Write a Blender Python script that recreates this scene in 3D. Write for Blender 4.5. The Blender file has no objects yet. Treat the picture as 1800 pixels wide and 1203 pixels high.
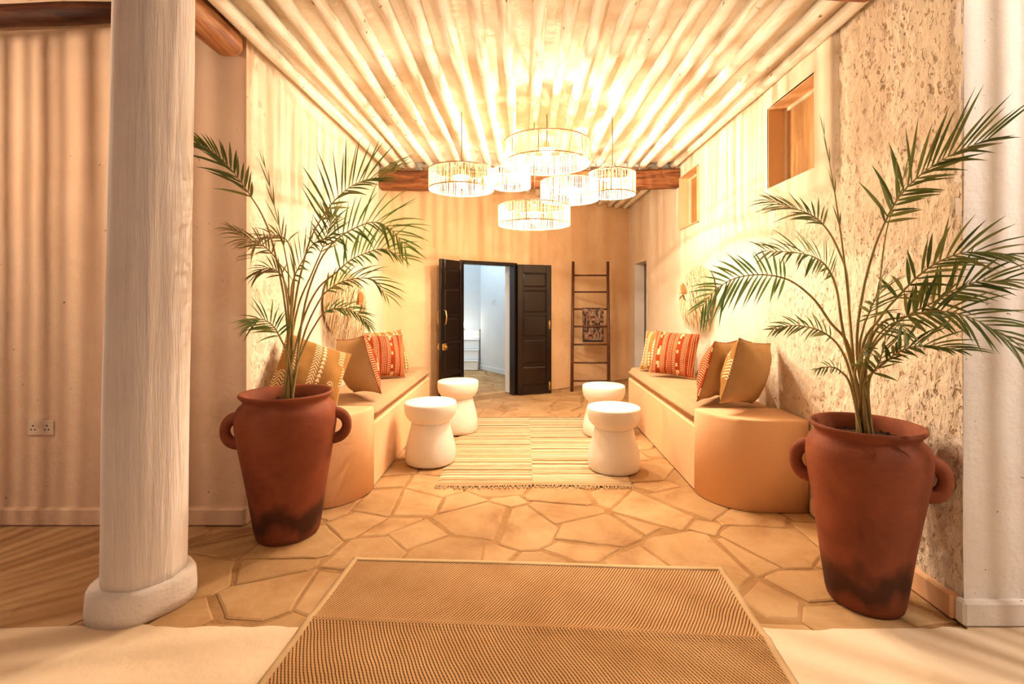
import bpy, math, random
import numpy as np
from mathutils import Vector, Matrix

random.seed(7)
PI = math.pi
scene = bpy.context.scene
COL = scene.collection

# ------------------------------------------------------------------ camera, world, exposure
F, PX0, PY0, H = 850.0, 918.0, 528.0, 1.3      # focal length, vanishing point (px) and eye height
cam_d = bpy.data.cameras.new('camera')
cam = bpy.data.objects.new('camera', cam_d); COL.objects.link(cam)
cam_d.sensor_width = 36.0
cam_d.lens = 36.0 * F / 1800.0
cam_d.shift_x = -(PX0 - 900.0) / 1800.0
cam_d.shift_y = -(601.5 - PY0) / 1800.0
cam_d.clip_start = 0.05
cam.location = (0, 0, H)
cam.rotation_euler = (PI / 2, 0, 0)
scene.camera = cam

world = bpy.data.worlds.new('night'); scene.world = world
world.use_nodes = True
world.node_tree.nodes['Background'].inputs[0].default_value = (0.78, 0.60, 0.58, 1)
world.node_tree.nodes['Background'].inputs[1].default_value = 0.17

vs = scene.view_settings
vs.view_transform = 'Standard'; vs.look = 'None'; vs.gamma = 1.0; vs.use_curve_mapping = False
vs.exposure = 0.30

LAMP_COL = (1.0, 0.81, 0.61)
LAMP_W = 42.0           # each bulb of the pendant cluster
PORCH_COL = (1.0, 0.76, 0.54)
PORCH_W = 60.0          # the pendants of the porch (out of view)
HALL_COL = (0.50, 0.76, 1.0)
HALL_W = 38.0


def at(px, py, Y):
    return Vector(((px - PX0) * Y / F, Y, H - (py - PY0) * Y / F))


# ------------------------------------------------------------------ helpers
def newobj(name, me, mat=None, parent=None, loc=None):
    o = bpy.data.objects.new(name, me)
    COL.objects.link(o)
    if mat is not None and me is not None and not me.materials:
        me.materials.append(mat)
    if parent is not None:
        o.parent = parent
    if loc is not None:
        o.location = loc
    return o


def empty(name, loc=(0, 0, 0), rz=0.0):
    o = bpy.data.objects.new(name, None)
    COL.objects.link(o)
    o.empty_display_size = 0.1
    o.location = loc
    o.rotation_euler = (0, 0, rz)
    return o


def tag(o, label=None, cat=None, group=None, kind=None):
    if label: o['label'] = label
    if cat: o['category'] = cat
    if group: o['group'] = group
    if kind: o['kind'] = kind
    return o


class MB:
    """collects shapes, builds one mesh object"""
    def __init__(s):
        s.v = []; s.f = []; s.sm = []

    def add(s, verts, faces, smooth=False):
        b = len(s.v)
        s.v += [tuple(p) for p in verts]
        s.f += [tuple(i + b for i in f) for f in faces]
        s.sm += [smooth] * len(faces)

    def box(s, x0, x1, y0, y1, z0, z1, M=None):
        vs_ = [Vector(p) for p in ((x0, y0, z0), (x1, y0, z0), (x1, y1, z0), (x0, y1, z0),
                                   (x0, y0, z1), (x1, y0, z1), (x1, y1, z1), (x0, y1, z1))]
        if M is not None: vs_ = [M @ p for p in vs_]
        s.add(vs_, [(0, 3, 2, 1), (4, 5, 6, 7), (0, 1, 5, 4), (1, 2, 6, 5), (2, 3, 7, 6), (3, 0, 4, 7)])

    def cbox(s, x0, x1, y0, y1, z0, z1, c=0.006, M=None):
        """box with chamfered edges"""
        cx, cy, cz = (x0 + x1) / 2, (y0 + y1) / 2, (z0 + z1) / 2
        hx, hy, hz = abs(x1 - x0) / 2, abs(y1 - y0) / 2, abs(z1 - z0) / 2
        c = min(c, hx * .49, hy * .49, hz * .49)
        P = []
        idx = {}
        for sx in (-1, 1):
            for sy in (-1, 1):
                for sz in (-1, 1):
                    for a in range(3):
                        d = [hx - c, hy - c, hz - c]
                        d[a] += c
                        idx[(sx, sy, sz, a)] = len(P)
                        p = Vector((cx + sx * d[0], cy + sy * d[1], cz + sz * d[2]))
                        P.append(M @ p if M is not None else p)
        fs = []
        for a in range(3):
            b, d = (a + 1) % 3, (a + 2) % 3
            for sg in (-1, 1):
                q = []
                for (u, w) in ((-1, -1), (1, -1), (1, 1), (-1, 1)):
                    t = [0, 0, 0]; t[a] = sg; t[b] = u; t[d] = w
                    q.append(idx[(t[0], t[1], t[2], a)])
                fs.append(tuple(q if sg > 0 else q[::-1]))
            for u in (-1, 1):
                for w in (-1, 1):
                    t0 = [0, 0, 0]; t1 = [0, 0, 0]
                    t0[a] = -1; t1[a] = 1; t0[b] = t1[b] = u; t0[d] = t1[d] = w
                    q = (idx[(*t0, b)], idx[(*t1, b)], idx[(*t1, d)], idx[(*t0, d)])
                    fs.append(q if u * w > 0 else q[::-1])
        for sx in (-1, 1):
            for sy in (-1, 1):
                for sz in (-1, 1):
                    q = (idx[(sx, sy, sz, 0)], idx[(sx, sy, sz, 1)], idx[(sx, sy, sz, 2)])
                    fs.append(q if sx * sy * sz > 0 else q[::-1])
        s.add(P, fs)

    def tube(s, pts, rad, n=8, cap=True, smooth=True, flat=1.0):
        pts = [Vector(p) for p in pts]
        if not hasattr(rad, '__len__'): rad = [rad] * len(pts)
        m = len(pts)
        T = []
        for i in range(m):
            a = pts[max(i - 1, 0)]; b = pts[min(i + 1, m - 1)]
            d = (b - a)
            T.append(d.normalized() if d.length > 1e-9 else Vector((0, 0, 1)))
        ref = Vector((0, 0, 1)) if abs(T[0].z) < .9 else Vector((1, 0, 0))
        u = T[0].cross(ref).normalized()
        V = []
        for i in range(m):
            u = (u - T[i] * u.dot(T[i])).normalized()
            w = T[i].cross(u)
            for k in range(n):
                a = 2 * PI * k / n
                V.append(pts[i] + (u * math.cos(a) + w * math.sin(a) * flat) * rad[i])
        fs = []
        for i in range(m - 1):
            for k in range(n):
                k2 = (k + 1) % n
                fs.append((i * n + k, i * n + k2, (i + 1) * n + k2, (i + 1) * n + k))
        s.add(V, fs, smooth)
        if cap:
            b = len(s.v) - len(V)
            s.f.append(tuple(b + k for k in range(n))[::-1]); s.sm.append(False)
            s.f.append(tuple(b + (m - 1) * n + k for k in range(n))); s.sm.append(False)

    def lathe(s, prof, n=48, smooth=True, c=(0, 0, 0), wob=None, close=True):
        """prof: list of (r, z) bottom to top"""
        V = []
        for (r, z) in prof:
            for k in range(n):
                a = 2 * PI * k / n
                rr = r + (wob(a, z, r) if wob else 0)
                V.append((c[0] + rr * math.cos(a), c[1] + rr * math.sin(a), c[2] + z))
        fs = []
        for i in range(len(prof) - 1):
            for k in range(n):
                k2 = (k + 1) % n
                fs.append((i * n + k, i * n + k2, (i + 1) * n + k2, (i + 1) * n + k))
        if close:
            if prof[0][0] > 1e-5: fs.append(tuple(range(n))[::-1])
            if prof[-1][0] > 1e-5: fs.append(tuple((len(prof) - 1) * n + k for k in range(n)))
        s.add(V, fs, smooth)

    def build(s, name, mat=None, parent=None, loc=None):
        me = bpy.data.meshes.new(name)
        me.from_pydata(s.v, [], s.f)
        me.polygons.foreach_set('use_smooth', s.sm)
        me.update()
        return newobj(name, me, mat, parent, loc)


def smoothstep(a, b, x):
    t = np.clip((x - a) / (b - a), 0, 1)
    return t * t * (3 - 2 * t)


_rng = np.random.RandomState(3)
_tab = _rng.rand(256, 256)


def vnoise(x, y):
    xi = np.floor(x).astype(int); yi = np.floor(y).astype(int)
    fx = x - xi; fy = y - yi
    fx = fx * fx * (3 - 2 * fx); fy = fy * fy * (3 - 2 * fy)
    g = lambda a, b: _tab[a % 256, b % 256]
    return (g(xi, yi) * (1 - fx) + g(xi + 1, yi) * fx) * (1 - fy) + (g(xi, yi + 1) * (1 - fx) + g(xi + 1, yi + 1) * fx) * fy


def fbm(x, y, o=3):
    r = 0; a = .5
    for i in range(o):
        r = r + a * vnoise(x * 2 ** i + 17 * i, y * 2 ** i + 5 * i); a *= .5
    return r / (1 - .5 ** o)


# ------------------------------------------------------------------ materials
class N:
    def __init__(s, name):
        s.m = bpy.data.materials.new(name); s.m.use_nodes = True
        s.t = s.m.node_tree; s.n = s.t.nodes; s.l = s.t.links
        s.b = s.n['Principled BSDF']; s.out = s.n['Material Output']
        s._tc = None

    def node(s, ty, **kw):
        x = s.n.new(ty)
        for k, v in kw.items(): setattr(x, k, v)
        return x

    def link(s, a, b): s.l.new(a, b)

    def coord(s, which='Object', scale=(1, 1, 1), loc=(0, 0, 0)):
        if s._tc is None: s._tc = s.node('ShaderNodeTexCoord')
        mp = s.node('ShaderNodeMapping')
        mp.inputs['Scale'].default_value = scale
        mp.inputs['Location'].default_value = loc
        s.link(s._tc.outputs[which], mp.inputs['Vector'])
        return mp.outputs[0]

    def noise(s, vec, scale=5, detail=4, rough=.55, dist=0.0):
        x = s.node('ShaderNodeTexNoise')
        x.inputs['Scale'].default_value = scale; x.inputs['Detail'].default_value = detail
        x.inputs['Roughness'].default_value = rough; x.inputs['Distortion'].default_value = dist
        s.link(vec, x.inputs['Vector'])
        return x.outputs['Fac']

    def ramp(s, fac, stops):
        x = s.node('ShaderNodeValToRGB')
        e = x.color_ramp.elements
        while len(e) < len(stops): e.new(.5)
        for i, (p, c) in enumerate(stops):
            e[i].position = p
            e[i].color = (*c, 1) if hasattr(c, '__len__') else (c, c, c, 1)
        s.link(fac, x.inputs[0])
        return x.outputs[0]

    def math(s, op, a, b=None, c=None):
        x = s.node('ShaderNodeMath', operation=op)
        for i, v in enumerate((a, b, c)):
            if v is None: continue
            if isinstance(v, (int, float)): x.inputs[i].default_value = v
            else: s.link(v, x.inputs[i])
        return x.outputs[0]

    def mix(s, fac, a, b):
        x = s.node('ShaderNodeMix', data_type='RGBA')
        for i, v in ((0, fac), (6, a), (7, b)):
            if isinstance(v, (int, float)): x.inputs[i].default_value = v
            elif isinstance(v, tuple): x.inputs[i].default_value = (*v, 1)
            else: s.link(v, x.inputs[i])
        return x.outputs[2]

    def sep(s, vec):
        x = s.node('ShaderNodeSeparateXYZ'); s.link(vec, x.inputs[0])
        return x.outputs

    def bump(s, h, strength=.3, dist=.01):
        x = s.node('ShaderNodeBump')
        x.inputs['Strength'].default_value = strength; x.inputs['Distance'].default_value = dist
        s.link(h, x.inputs['Height'])
        prev = s.b.inputs['Normal']
        if prev.is_linked:
            s.link(prev.links[0].from_socket, x.inputs['Normal'])
        s.link(x.outputs[0], s.b.inputs['Normal'])

    def color(s, c):
        if isinstance(c, tuple): s.b.inputs['Base Color'].default_value = (*c, 1)
        else: s.link(c, s.b.inputs['Base Color'])

    def rough(s, r, spec=.3):
        s.b.inputs['Roughness'].default_value = r
        s.b.inputs['Specular IOR Level'].default_value = spec
        return s


def plaster(name, c1, c2, scale=3.0, bump=.35, fine=70, rough=.9, vert=1.0, specks=False):
    n = N(name); n.rough(rough, .15)
    v = n.coord('Object', (1, 1, vert))
    a = n.noise(v, scale, 5, .6)
    base = n.ramp(a, [(.35, c1), (.68, c2)])
    if specks: base = n.mix(n.ramp(n.noise(v, 30, 2, .5), [(.735, 0.0), (.76, .8)]), base, (0.16, 0.075, 0.035))
    n.color(base)
    n.bump(n.noise(v, scale * 3.5, 4, .6), bump, .03)
    n.bump(n.noise(v, fine, 3, .6), bump * .6, .004)
    return n.m


M = {}
WALL1, WALL2 = (0.80, 0.61, 0.42), (0.85, 0.69, 0.50)
M['plaster'] = plaster('cream_plaster', WALL1, WALL2)
M['plaster_smooth'] = plaster('smooth_plaster', (0.88, 0.54, 0.30), (0.90, 0.58, 0.34), 1.5, .10, 40)
M['plaster_white'] = plaster('whitewashed_plaster', (0.83, 0.75, 0.68), (0.88, 0.82, 0.76), 2.0, .45, 55, specks=True)
def m_column():
    n = N('column_plaster'); n.rough(.85, .2)
    v = n.coord('Object')
    n.color(n.ramp(n.noise(v, 3, 5, .6), [(.35, (0.82, 0.74, 0.68)), (.68, (0.88, 0.81, 0.75))]))
    n.bump(n.noise(n.coord('Object', (16, 16, 1.1)), 2.2, 4, .6, .5), .8, .014)
    n.bump(n.noise(n.coord('Object', (40, 40, 2.5)), 2.0, 3, .6), .5, .005)
    return n.m
M['column'] = m_column()
M['plaster_porch'] = plaster('porch_plaster', (0.78, 0.55, 0.38), (0.83, 0.62, 0.45), 2.0, .45, 55, specks=True)
M['plaster_back'] = plaster('textured_plaster', (0.82, 0.53, 0.29), (0.86, 0.60, 0.35), 2.5, .4, 60)
M['hall_white'] = plaster('hall_white_paint', (0.80, 0.83, 0.85), (0.84, 0.87, 0.89), 2.0, .12, 50)
M['stool'] = plaster('white_stool_plaster', (0.88, 0.82, 0.72), (0.92, 0.87, 0.78), 4.0, .10, 60, .8)
M['ceil'] = plaster('ceiling_board', (0.84, 0.70, 0.52), (0.90, 0.82, 0.68), 5.0, .35, 60)


def m_stucco(name, right):
    n = N(name); n.rough(.95, .1)
    v = n.coord('Object', (1, 1, .55))
    a = n.noise(v, 4, 5, .65)
    base = n.ramp(a, [(.3, (0.84, 0.70, 0.53)), (.7, (0.87, 0.75, 0.58))])
    _, y, z = n.sep(n.coord('Object'))[0:3]
    cl = lambda e: n.math('MINIMUM', n.math('MAXIMUM', e, 0.0), 1.0)
    wob = n.math('MULTIPLY', n.math('SUBTRACT', n.noise(n.coord('Object'), 2.5, 3), .5), .6)
    if right:   # the rough coat covers the outer end, and the lower wall fading inwards; the window panel is smooth
        near = cl(n.math('MULTIPLY', n.math('SUBTRACT', 2.70, y), 60.0))
        low = n.math('MULTIPLY', cl(n.math('MULTIPLY', n.math('SUBTRACT', 1.95, z), 12.0)), cl(n.math('MULTIPLY', n.math('SUBTRACT', n.math('ADD', 4.0, wob), y), .8)))
        mk = n.math('MAXIMUM', near, low)
    else:
        mk = n.math('MULTIPLY', cl(n.math('MULTIPLY', n.math('SUBTRACT', n.math('ADD', 3.7, wob), y), 1.1)), cl(n.math('ADD', .30, n.math('MULTIPLY', n.math('SUBTRACT', 2.1, z), .8))))
    pit = n.noise(v, 58, 2, .5, .4)
    big = n.ramp(n.noise(v, 7, 2), [(.35, .25), (.6, 1.0)])
    msk = n.math('MULTIPLY', n.ramp(pit, [(.585, 0.0), (.655, 1.0)]), n.math('MULTIPLY', mk, big))
    n.color(n.mix(n.math('MULTIPLY', msk, .75), base, (0.45, 0.22, 0.085)))  # brown painted into the pits stands for their shading
    n.bump(n.math('MULTIPLY', msk, -1.0), .8, .010)
    n.bump(n.math('MULTIPLY', n.noise(v, 70, 3, .7), n.math('ADD', .12, mk)), .6, .010)
    n.bump(n.math('MULTIPLY', n.noise(v, 24, 3, .6), n.math('ADD', .10, mk)), .5, .02)
    return n.m
M['stucco'] = m_stucco('rough_stucco_window_wall', True)
M['stucco_l'] = m_stucco('rough_stucco_raffia_wall', False)


def m_pole():
    n = N('painted_pole'); n.rough(.75, .25)
    v = n.coord('Object', (14, 1.2, 14))
    a = n.noise(v, 2.2, 5, .6, .4)
    base = n.ramp(a, [(.28, (0.70, 0.52, 0.33)), (.48, (0.89, 0.82, 0.69)), (.8, (0.92, 0.87, 0.77))])
    k = n.noise(n.coord('Object', (9, 3.5, 9)), 3.5, 2, .5)
    n.color(n.mix(n.ramp(k, [(.70, 0.0), (.74, 1.0)]), base, (0.30, 0.15, 0.06)))
    n.bump(a, .4, .01)
    return n.m
M['pole'] = m_pole()


def m_wood(name, c1, c2, c3, sc=(1, 1, 1), ns=3.0, rough=.6, bump=.5, spec=.3):
    n = N(name); n.rough(rough, spec)
    v = n.coord('Object', sc)
    a = n.noise(v, ns, 6, .6, 1.2)
    n.color(n.ramp(a, [(.3, c1), (.5, c2), (.72, c3)]))
    n.bump(a, bump, .01)
    return n.m
M['log_x'] = m_wood('log_wood_across', (0.07, 0.022, 0.008), (0.22, 0.075, 0.025), (0.42, 0.18, 0.065), (1, 9, 9), 2.2)
M['log_dark'] = m_wood('log_wood_dark', (0.025, 0.008, 0.004), (0.075, 0.022, 0.009), (0.15, 0.05, 0.02), (1, 9, 9), 2.2)
M['log_y'] = m_wood('log_wood_along', (0.10, 0.032, 0.010), (0.33, 0.125, 0.040), (0.58, 0.29, 0.10), (9, 1, 9), 2.0, .5)
M['ply'] = m_wood('shutter_board', (0.34, 0.165, 0.05), (0.44, 0.23, 0.078), (0.54, 0.31, 0.12), (9, 9, 1.2), 1.6, .6, .1)
M['ladder'] = m_wood('ladder_wood', (0.045, 0.014, 0.007), (0.10, 0.035, 0.015), (0.17, 0.065, 0.03), (12, 12, 1.5), 3, .4, .2, .4)
M['door'] = m_wood('dark_door_paint', (0.005, 0.003, 0.002), (0.008, 0.004, 0.003), (0.013, 0.006, 0.004), (6, 6, 1), 4, .22, .12, .5)


def m_simple(name, c, rough=.6, spec=.3, metal=0.0):
    n = N(name); n.color(c); n.rough(rough, spec); n.b.inputs['Metallic'].default_value = metal
    return n.m
M['brass'] = m_simple('aged_brass', (0.62, 0.42, 0.16), .35, .5, 1.0)
M['dark'] = m_simple('dark_hole', (0.05, 0.025, 0.012), .8)
M['plastic'] = plaster('painted_plastic', (0.74, 0.58, 0.45), (0.78, 0.63, 0.50), 8, .05, 80, .55)
M['cord'] = m_simple('lamp_cord', (0.16, 0.075, 0.03), .7)
M['hoop'] = m_simple('lamp_hoop', (0.50, 0.30, 0.14), .6)


def m_string():
    n = N('paper_string'); n.rough(.8, .1)
    n.color((0.88, 0.78, 0.62))
    tr = n.node('ShaderNodeBsdfTranslucent'); tr.inputs[0].default_value = (0.88, 0.76, 0.58, 1)
    mx = n.node('ShaderNodeMixShader'); mx.inputs[0].default_value = .45
    n.link(n.b.outputs[0], mx.inputs[1]); n.link(tr.outputs[0], mx.inputs[2])
    n.link(mx.outputs[0], n.out.inputs[0])
    return n.m
M['string'] = m_string()


def m_bulb(name, col, strength):
    n = N(name)
    e = n.node('ShaderNodeEmission'); e.inputs[0].default_value = (*col, 1); e.inputs[1].default_value = strength
    t = n.node('ShaderNodeBsdfTransparent')
    a = n.node('ShaderNodeAddShader')
    n.link(e.outputs[0], a.inputs[0]); n.link(t.outputs[0], a.inputs[1]); n.link(a.outputs[0], n.out.inputs[0])
    return n.m
M['bulb'] = m_bulb('glowing_bulb', (1.0, 0.86, 0.62), 2.5)
M['globe'] = m_bulb('glowing_globe', (1.0, 0.95, 0.85), 3.0)


def m_stone():
    n = N('flagstone'); n.rough(.75, .2)
    v = n.coord('Object')
    a = n.noise(v, 3.0, 6, .62, .5)
    b = n.noise(n.coord('Object', (1, 1, 1), (7, 3, 0)), 11, 5, .65)
    base = n.ramp(a, [(.30, (0.37, 0.20, 0.085)), (.46, (0.50, 0.31, 0.145)), (.72, (0.59, 0.395, 0.205))])
    oi = n.node('ShaderNodeObjectInfo')
    tint = n.ramp(oi.outputs['Random'], [(0.0, (0.86, 0.82, 0.76)), (.5, (0.97, 0.94, 0.90)), (1.0, (1.06, 1.05, 1.03))])
    x = n.node('ShaderNodeMix', data_type='RGBA', blend_type='MULTIPLY'); x.inputs[0].default_value = 1
    n.link(base, x.inputs[6]); n.link(tint, x.inputs[7])
    n.color(n.mix(n.ramp(b, [(.56, 0.0), (.75, .6)]), x.outputs[2], (0.40, 0.22, 0.09)))
    n.bump(a, .35, .02); n.bump(b, .3, .006)
    return n.m
M['stone'] = m_stone()
M['mortar'] = plaster('mortar', (0.35, 0.19, 0.075), (0.43, 0.245, 0.105), 6, .5, 60)
M['screed'] = plaster('pale_screed', (0.80, 0.62, 0.42), (0.87, 0.71, 0.51), 1.6, .25, 45, .8)
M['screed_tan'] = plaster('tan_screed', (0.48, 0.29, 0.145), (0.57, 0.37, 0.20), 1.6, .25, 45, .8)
M['cushion'] = plaster('seat_linen', (0.48, 0.295, 0.16), (0.53, 0.335, 0.19), 3, .08, 220, .95)
M['linen'] = plaster('plain_linen', (0.47, 0.29, 0.135), (0.53, 0.34, 0.17), 5, .15, 240, .95)


def m_terracotta():
    n = N('terracotta'); n.rough(.7, .2)
    v = n.coord('Object')
    a = n.noise(v, 3.5, 5, .6, .4)
    base = n.ramp(a, [(.30, (0.17, 0.045, 0.020)), (.55, (0.26, 0.070, 0.030)), (.8, (0.36, 0.110, 0.046))])
    _, _, z = n.sep(n.coord('Object'))[0:3]
    zz = n.math('ADD', z, n.math('MULTIPLY', n.math('SUBTRACT', n.noise(n.coord('Object', (1, 1, .6), (3, 1, 0)), 4.2, 3), .5), .42))
    soot = n.ramp(zz, [(.04, .25), (.09, .85), (.15, .8), (.215, 0.0)])
    n.color(n.mix(soot, base, (0.035, 0.016, 0.010)))
    n.bump(n.noise(n.coord('Object', (1, 1, 6)), 7, 3), .15, .01); n.bump(n.noise(v, 90, 2), .12, .002)
    return n.m
M['terracotta'] = m_terracotta()
M['soil'] = plaster('potting_soil', (0.028, 0.014, 0.008), (0.085, 0.045, 0.024), 30, .9, 90)


def m_leaf(name, c1, c2, c3):
    n = N(name); n.rough(.45, .35)
    oi = n.node('ShaderNodeObjectInfo')
    c = n.ramp(oi.outputs['Random'], [(0.0, c1), (.55, c2), (1.0, c3)])
    n.color(c)
    tr = n.node('ShaderNodeBsdfTranslucent'); n.link(c, tr.inputs[0])
    mx = n.node('ShaderNodeMixShader'); mx.inputs[0].default_value = .35
    n.link(n.b.outputs[0], mx.inputs[1]); n.link(tr.outputs[0], mx.inputs[2])
    n.link(mx.outputs[0], n.out.inputs[0])
    return n.m
M['leaf'] = m_leaf('palm_leaf', (0.070, 0.098, 0.020), (0.130, 0.160, 0.034), (0.26, 0.25, 0.07))
M['leaf_l'] = m_leaf('palm_leaf_light', (0.09, 0.18, 0.04), (0.15, 0.26, 0.06), (0.28, 0.33, 0.09))
M['leaf_dry'] = m_leaf('palm_leaf_dry', (0.22, 0.15, 0.05), (0.28, 0.21, 0.07), (0.20, 0.20, 0.06))
M['stem'] = plaster('palm_stem', (0.30, 0.23, 0.075), (0.44, 0.31, 0.12), 9, .1, 50, .6)


def m_raffia():
    n = N('raffia'); n.rough(.8, .2)
    oi = n.noise(n.coord('Object', (30, 30, 3)), 6, 3)
    n.color(n.ramp(oi, [(.3, (0.62, 0.42, 0.22)), (.6, (0.82, 0.66, 0.43))]))
    return n.m
M['raffia'] = m_raffia()
M['rust'] = plaster('rust_weave', (0.30, 0.11, 0.03), (0.45, 0.19, 0.06), 30, .4, 120)


def m_jute():
    """diagonal twill of thick jute: cells set out along u (rug width) and v (rug length)"""
    n = N('jute_weave'); n.rough(.95, .1)
    u, v, _ = n.sep(n.coord('Object'))[0:3]
    wob = n.noise(n.coord('Object'), 3.0, 3)
    s = 1 / 0.0135
    a = n.math('ADD', n.math('MULTIPLY', u, s * 1.0), n.math('MULTIPLY', wob, 2.2))
    b = n.math('MULTIPLY', v, s * 1.1)
    sl = n.math('SUBTRACT', n.math('MULTIPLY', n.math('LESS_THAN', v, .285), 1.0), .5)     # the twill turns at the crease
    d = n.math('ADD', a, n.math('MULTIPLY', b, sl))
    fr = n.math('ABSOLUTE', n.math('SUBTRACT', n.math('FRACT', d), .5))        # ribs
    fv = n.math('ABSOLUTE', n.math('SUBTRACT', n.math('FRACT', b), .5))        # knots along the rib
    gap = n.math('MAXIMUM', n.math('SUBTRACT', n.math('MULTIPLY', fr, 2.0), .45), 0.0)
    knot = n.math('MULTIPLY', gap, n.math('ADD', .55, n.math('MULTIPLY', fv, 1.6)))
    big = n.noise(n.coord('Object', (1, 1, 1), (2, 5, 0)), 2.2, 5, .6)
    base = n.ramp(big, [(.3, (0.50, 0.28, 0.115)), (.7, (0.64, 0.40, 0.19))])
    n.color(n.mix(n.math('MINIMUM', n.math('MULTIPLY', knot, 2.3), .95), base, (0.13, 0.045, 0.015)))
    n.bump(n.math('MULTIPLY', knot, -1.0), .8, .006)
    return n.m
M['jute'] = m_jute()
M['binding'] = plaster('rug_binding', (0.58, 0.40, 0.21), (0.64, 0.45, 0.25), 6, .1, 200)


def m_stripes():
    n = N('striped_cotton'); n.rough(.95, .1)
    u, v, _ = n.sep(n.coord('Object'))[0:3]
    w = n.noise(n.coord('Object', (1.2, 1, 1)), 2.5, 2)
    side = n.math('MULTIPLY', n.math('GREATER_THAN', u, 0.0), 37.3)          # two loom widths sewn together
    y = n.math('ADD', n.math('ADD', v, n.math('MULTIPLY', w, .02)), side)
    x = n.node('ShaderNodeTexNoise'); x.noise_dimensions = '1D'
    x.inputs['Scale'].default_value = 23; x.inputs['Detail'].default_value = 3; x.inputs['Roughness'].default_value = .7
    n.link(y, x.inputs['W'])
    dash = n.noise(n.coord('Object', (4, 40, 1)), 2.2, 3)
    f = n.math('ADD', x.outputs['Fac'], n.math('MULTIPLY', n.math('SUBTRACT', dash, .5), .10))
    c = n.ramp(f, [(.39, (0.20, 0.095, 0.035)), (.43, (0.44, 0.25, 0.105)), (.475, (0.74, 0.56, 0.35)),
                   (.525, (0.30, 0.16, 0.065)), (.575, (0.80, 0.64, 0.43))])
    end = n.math('GREATER_THAN', n.math('ABSOLUTE', v), .935)
    n.color(n.mix(end, c, (0.42, 0.27, 0.14)))
    n.bump(x.outputs['Fac'], .3, .006); n.bump(n.noise(n.coord('Object', (1, 6, 1)), 90, 2), .3, .003)
    return n.m
M['stripe'] = m_stripes()


def m_print(name, base, base2, ink, seed, ink_amt=1.0, bands=11, arrows=False):
    """block-printed cloth: bands across local x with motifs along local z"""
    n = N(name); n.rough(.95, .1)
    x, _, z = n.sep(n.coord('Object', (1, 1, 1), (seed * .013, 0, seed * .007)))[0:3]
    bx = n.math('MULTIPLY', x, bands / .42)
    bi = n.math('FLOOR', bx)
    fx = n.math('FRACT', bx)
    wn = n.node('ShaderNodeTexWhiteNoise'); wn.noise_dimensions = '1D'
    n.link(n.math('ADD', bi, seed * 3.7), wn.inputs['W'])
    r = wn.outputs['Value']
    cx = n.math('ABSOLUTE', n.math('SUBTRACT', fx, .5))
    if arrows:
        # columns of small triangles, and a zigzag column
        fz = n.math('FRACT', n.math('MULTIPLY', z, 34.0))
        tri = n.math('LESS_THAN', cx, n.math('MULTIPLY', n.math('SUBTRACT', .85, fz), .42))
        zig = n.math('LESS_THAN', n.math('FRACT', n.math('ADD', n.math('MULTIPLY', z, 46.0), n.math('MULTIPLY', cx, 2.4))), .36)
        sel1 = n.math('GREATER_THAN', r, .55)
        sel2 = n.math('LESS_THAN', r, .28)
        pz = n.node('ShaderNodeTexWhiteNoise'); pz.noise_dimensions = '2D'
        cb = n.node('ShaderNodeCombineXYZ')
        n.link(n.math('FLOOR', n.math('MULTIPLY', z, 7.0)), cb.inputs[0]); n.link(bi, cb.inputs[1])
        n.link(cb.outputs[0], pz.inputs['Vector'])
        on = n.math('GREATER_THAN', pz.outputs['Value'], .35)
        msk = n.math('MULTIPLY', n.math('ADD', n.math('MULTIPLY', tri, sel1), n.math('MULTIPLY', zig, sel2)), on)
    else:
        k = n.math('FLOORED_MODULO', bi, 5.0)
        is_k = lambda q: n.math('COMPARE', k, float(q), .1)
        chain = n.math('MULTIPLY', n.math('LESS_THAN', n.math('FRACT', n.math('MULTIPLY', z, 62.0)), .5), n.math('LESS_THAN', n.math('ABSOLUTE', n.math('SUBTRACT', cx, .22)), .10))
        diag = n.math('MULTIPLY', n.math('LESS_THAN', n.math('FRACT', n.math('ADD', n.math('MULTIPLY', z, 58.0), n.math('MULTIPLY', cx, 1.6))), .36), n.math('LESS_THAN', cx, .40))
        cell = n.node('ShaderNodeTexWhiteNoise'); cell.noise_dimensions = '2D'
        cb = n.node('ShaderNodeCombineXYZ')
        n.link(n.math('FLOOR', n.math('MULTIPLY', z, 34.0)), cb.inputs[0]); n.link(n.math('FLOOR', n.math('MULTIPLY', bx, 2.0)), cb.inputs[1])
        n.link(cb.outputs[0], cell.inputs['Vector'])
        blocks = n.math('MULTIPLY', n.math('GREATER_THAN', cell.outputs['Value'], .58), n.math('LESS_THAN', cx, .44))
        line = n.math('LESS_THAN', n.math('ABSOLUTE', n.math('SUBTRACT', cx, .40)), .045)
        msk = n.math('ADD', n.math('MULTIPLY', chain, is_k(0)), n.math('MULTIPLY', diag, n.math('ADD', is_k(1), is_k(3))))
        msk = n.math('ADD', msk, n.math('ADD', n.math('MULTIPLY', blocks, is_k(2)), n.math('MULTIPLY', line, is_k(4))))
    cloth = n.ramp(n.noise(n.coord('Object'), 9, 3), [(.35, base), (.65, base2)])
    n.color(n.mix(n.math('MINIMUM', n.math('MULTIPLY', msk, ink_amt), 1.0), cloth, ink))
    n.bump(n.noise(n.coord('Object'), 200, 2), .25, .002)
    return n.m
M['print_red'] = m_print('rust_red_print', (0.25, 0.034, 0.009), (0.31, 0.052, 0.014), (0.74, 0.46, 0.25), 2, .9, 11)
M['print_red_b'] = m_print('rust_red_print_dense', (0.25, 0.034, 0.009), (0.31, 0.052, 0.014), (0.74, 0.46, 0.25), 5, .9, 11)
M['print_mustard'] = m_print('mustard_print', (0.31, 0.145, 0.036), (0.37, 0.185, 0.05), (0.86, 0.70, 0.46), 3, 1.0, 11, True)
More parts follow.
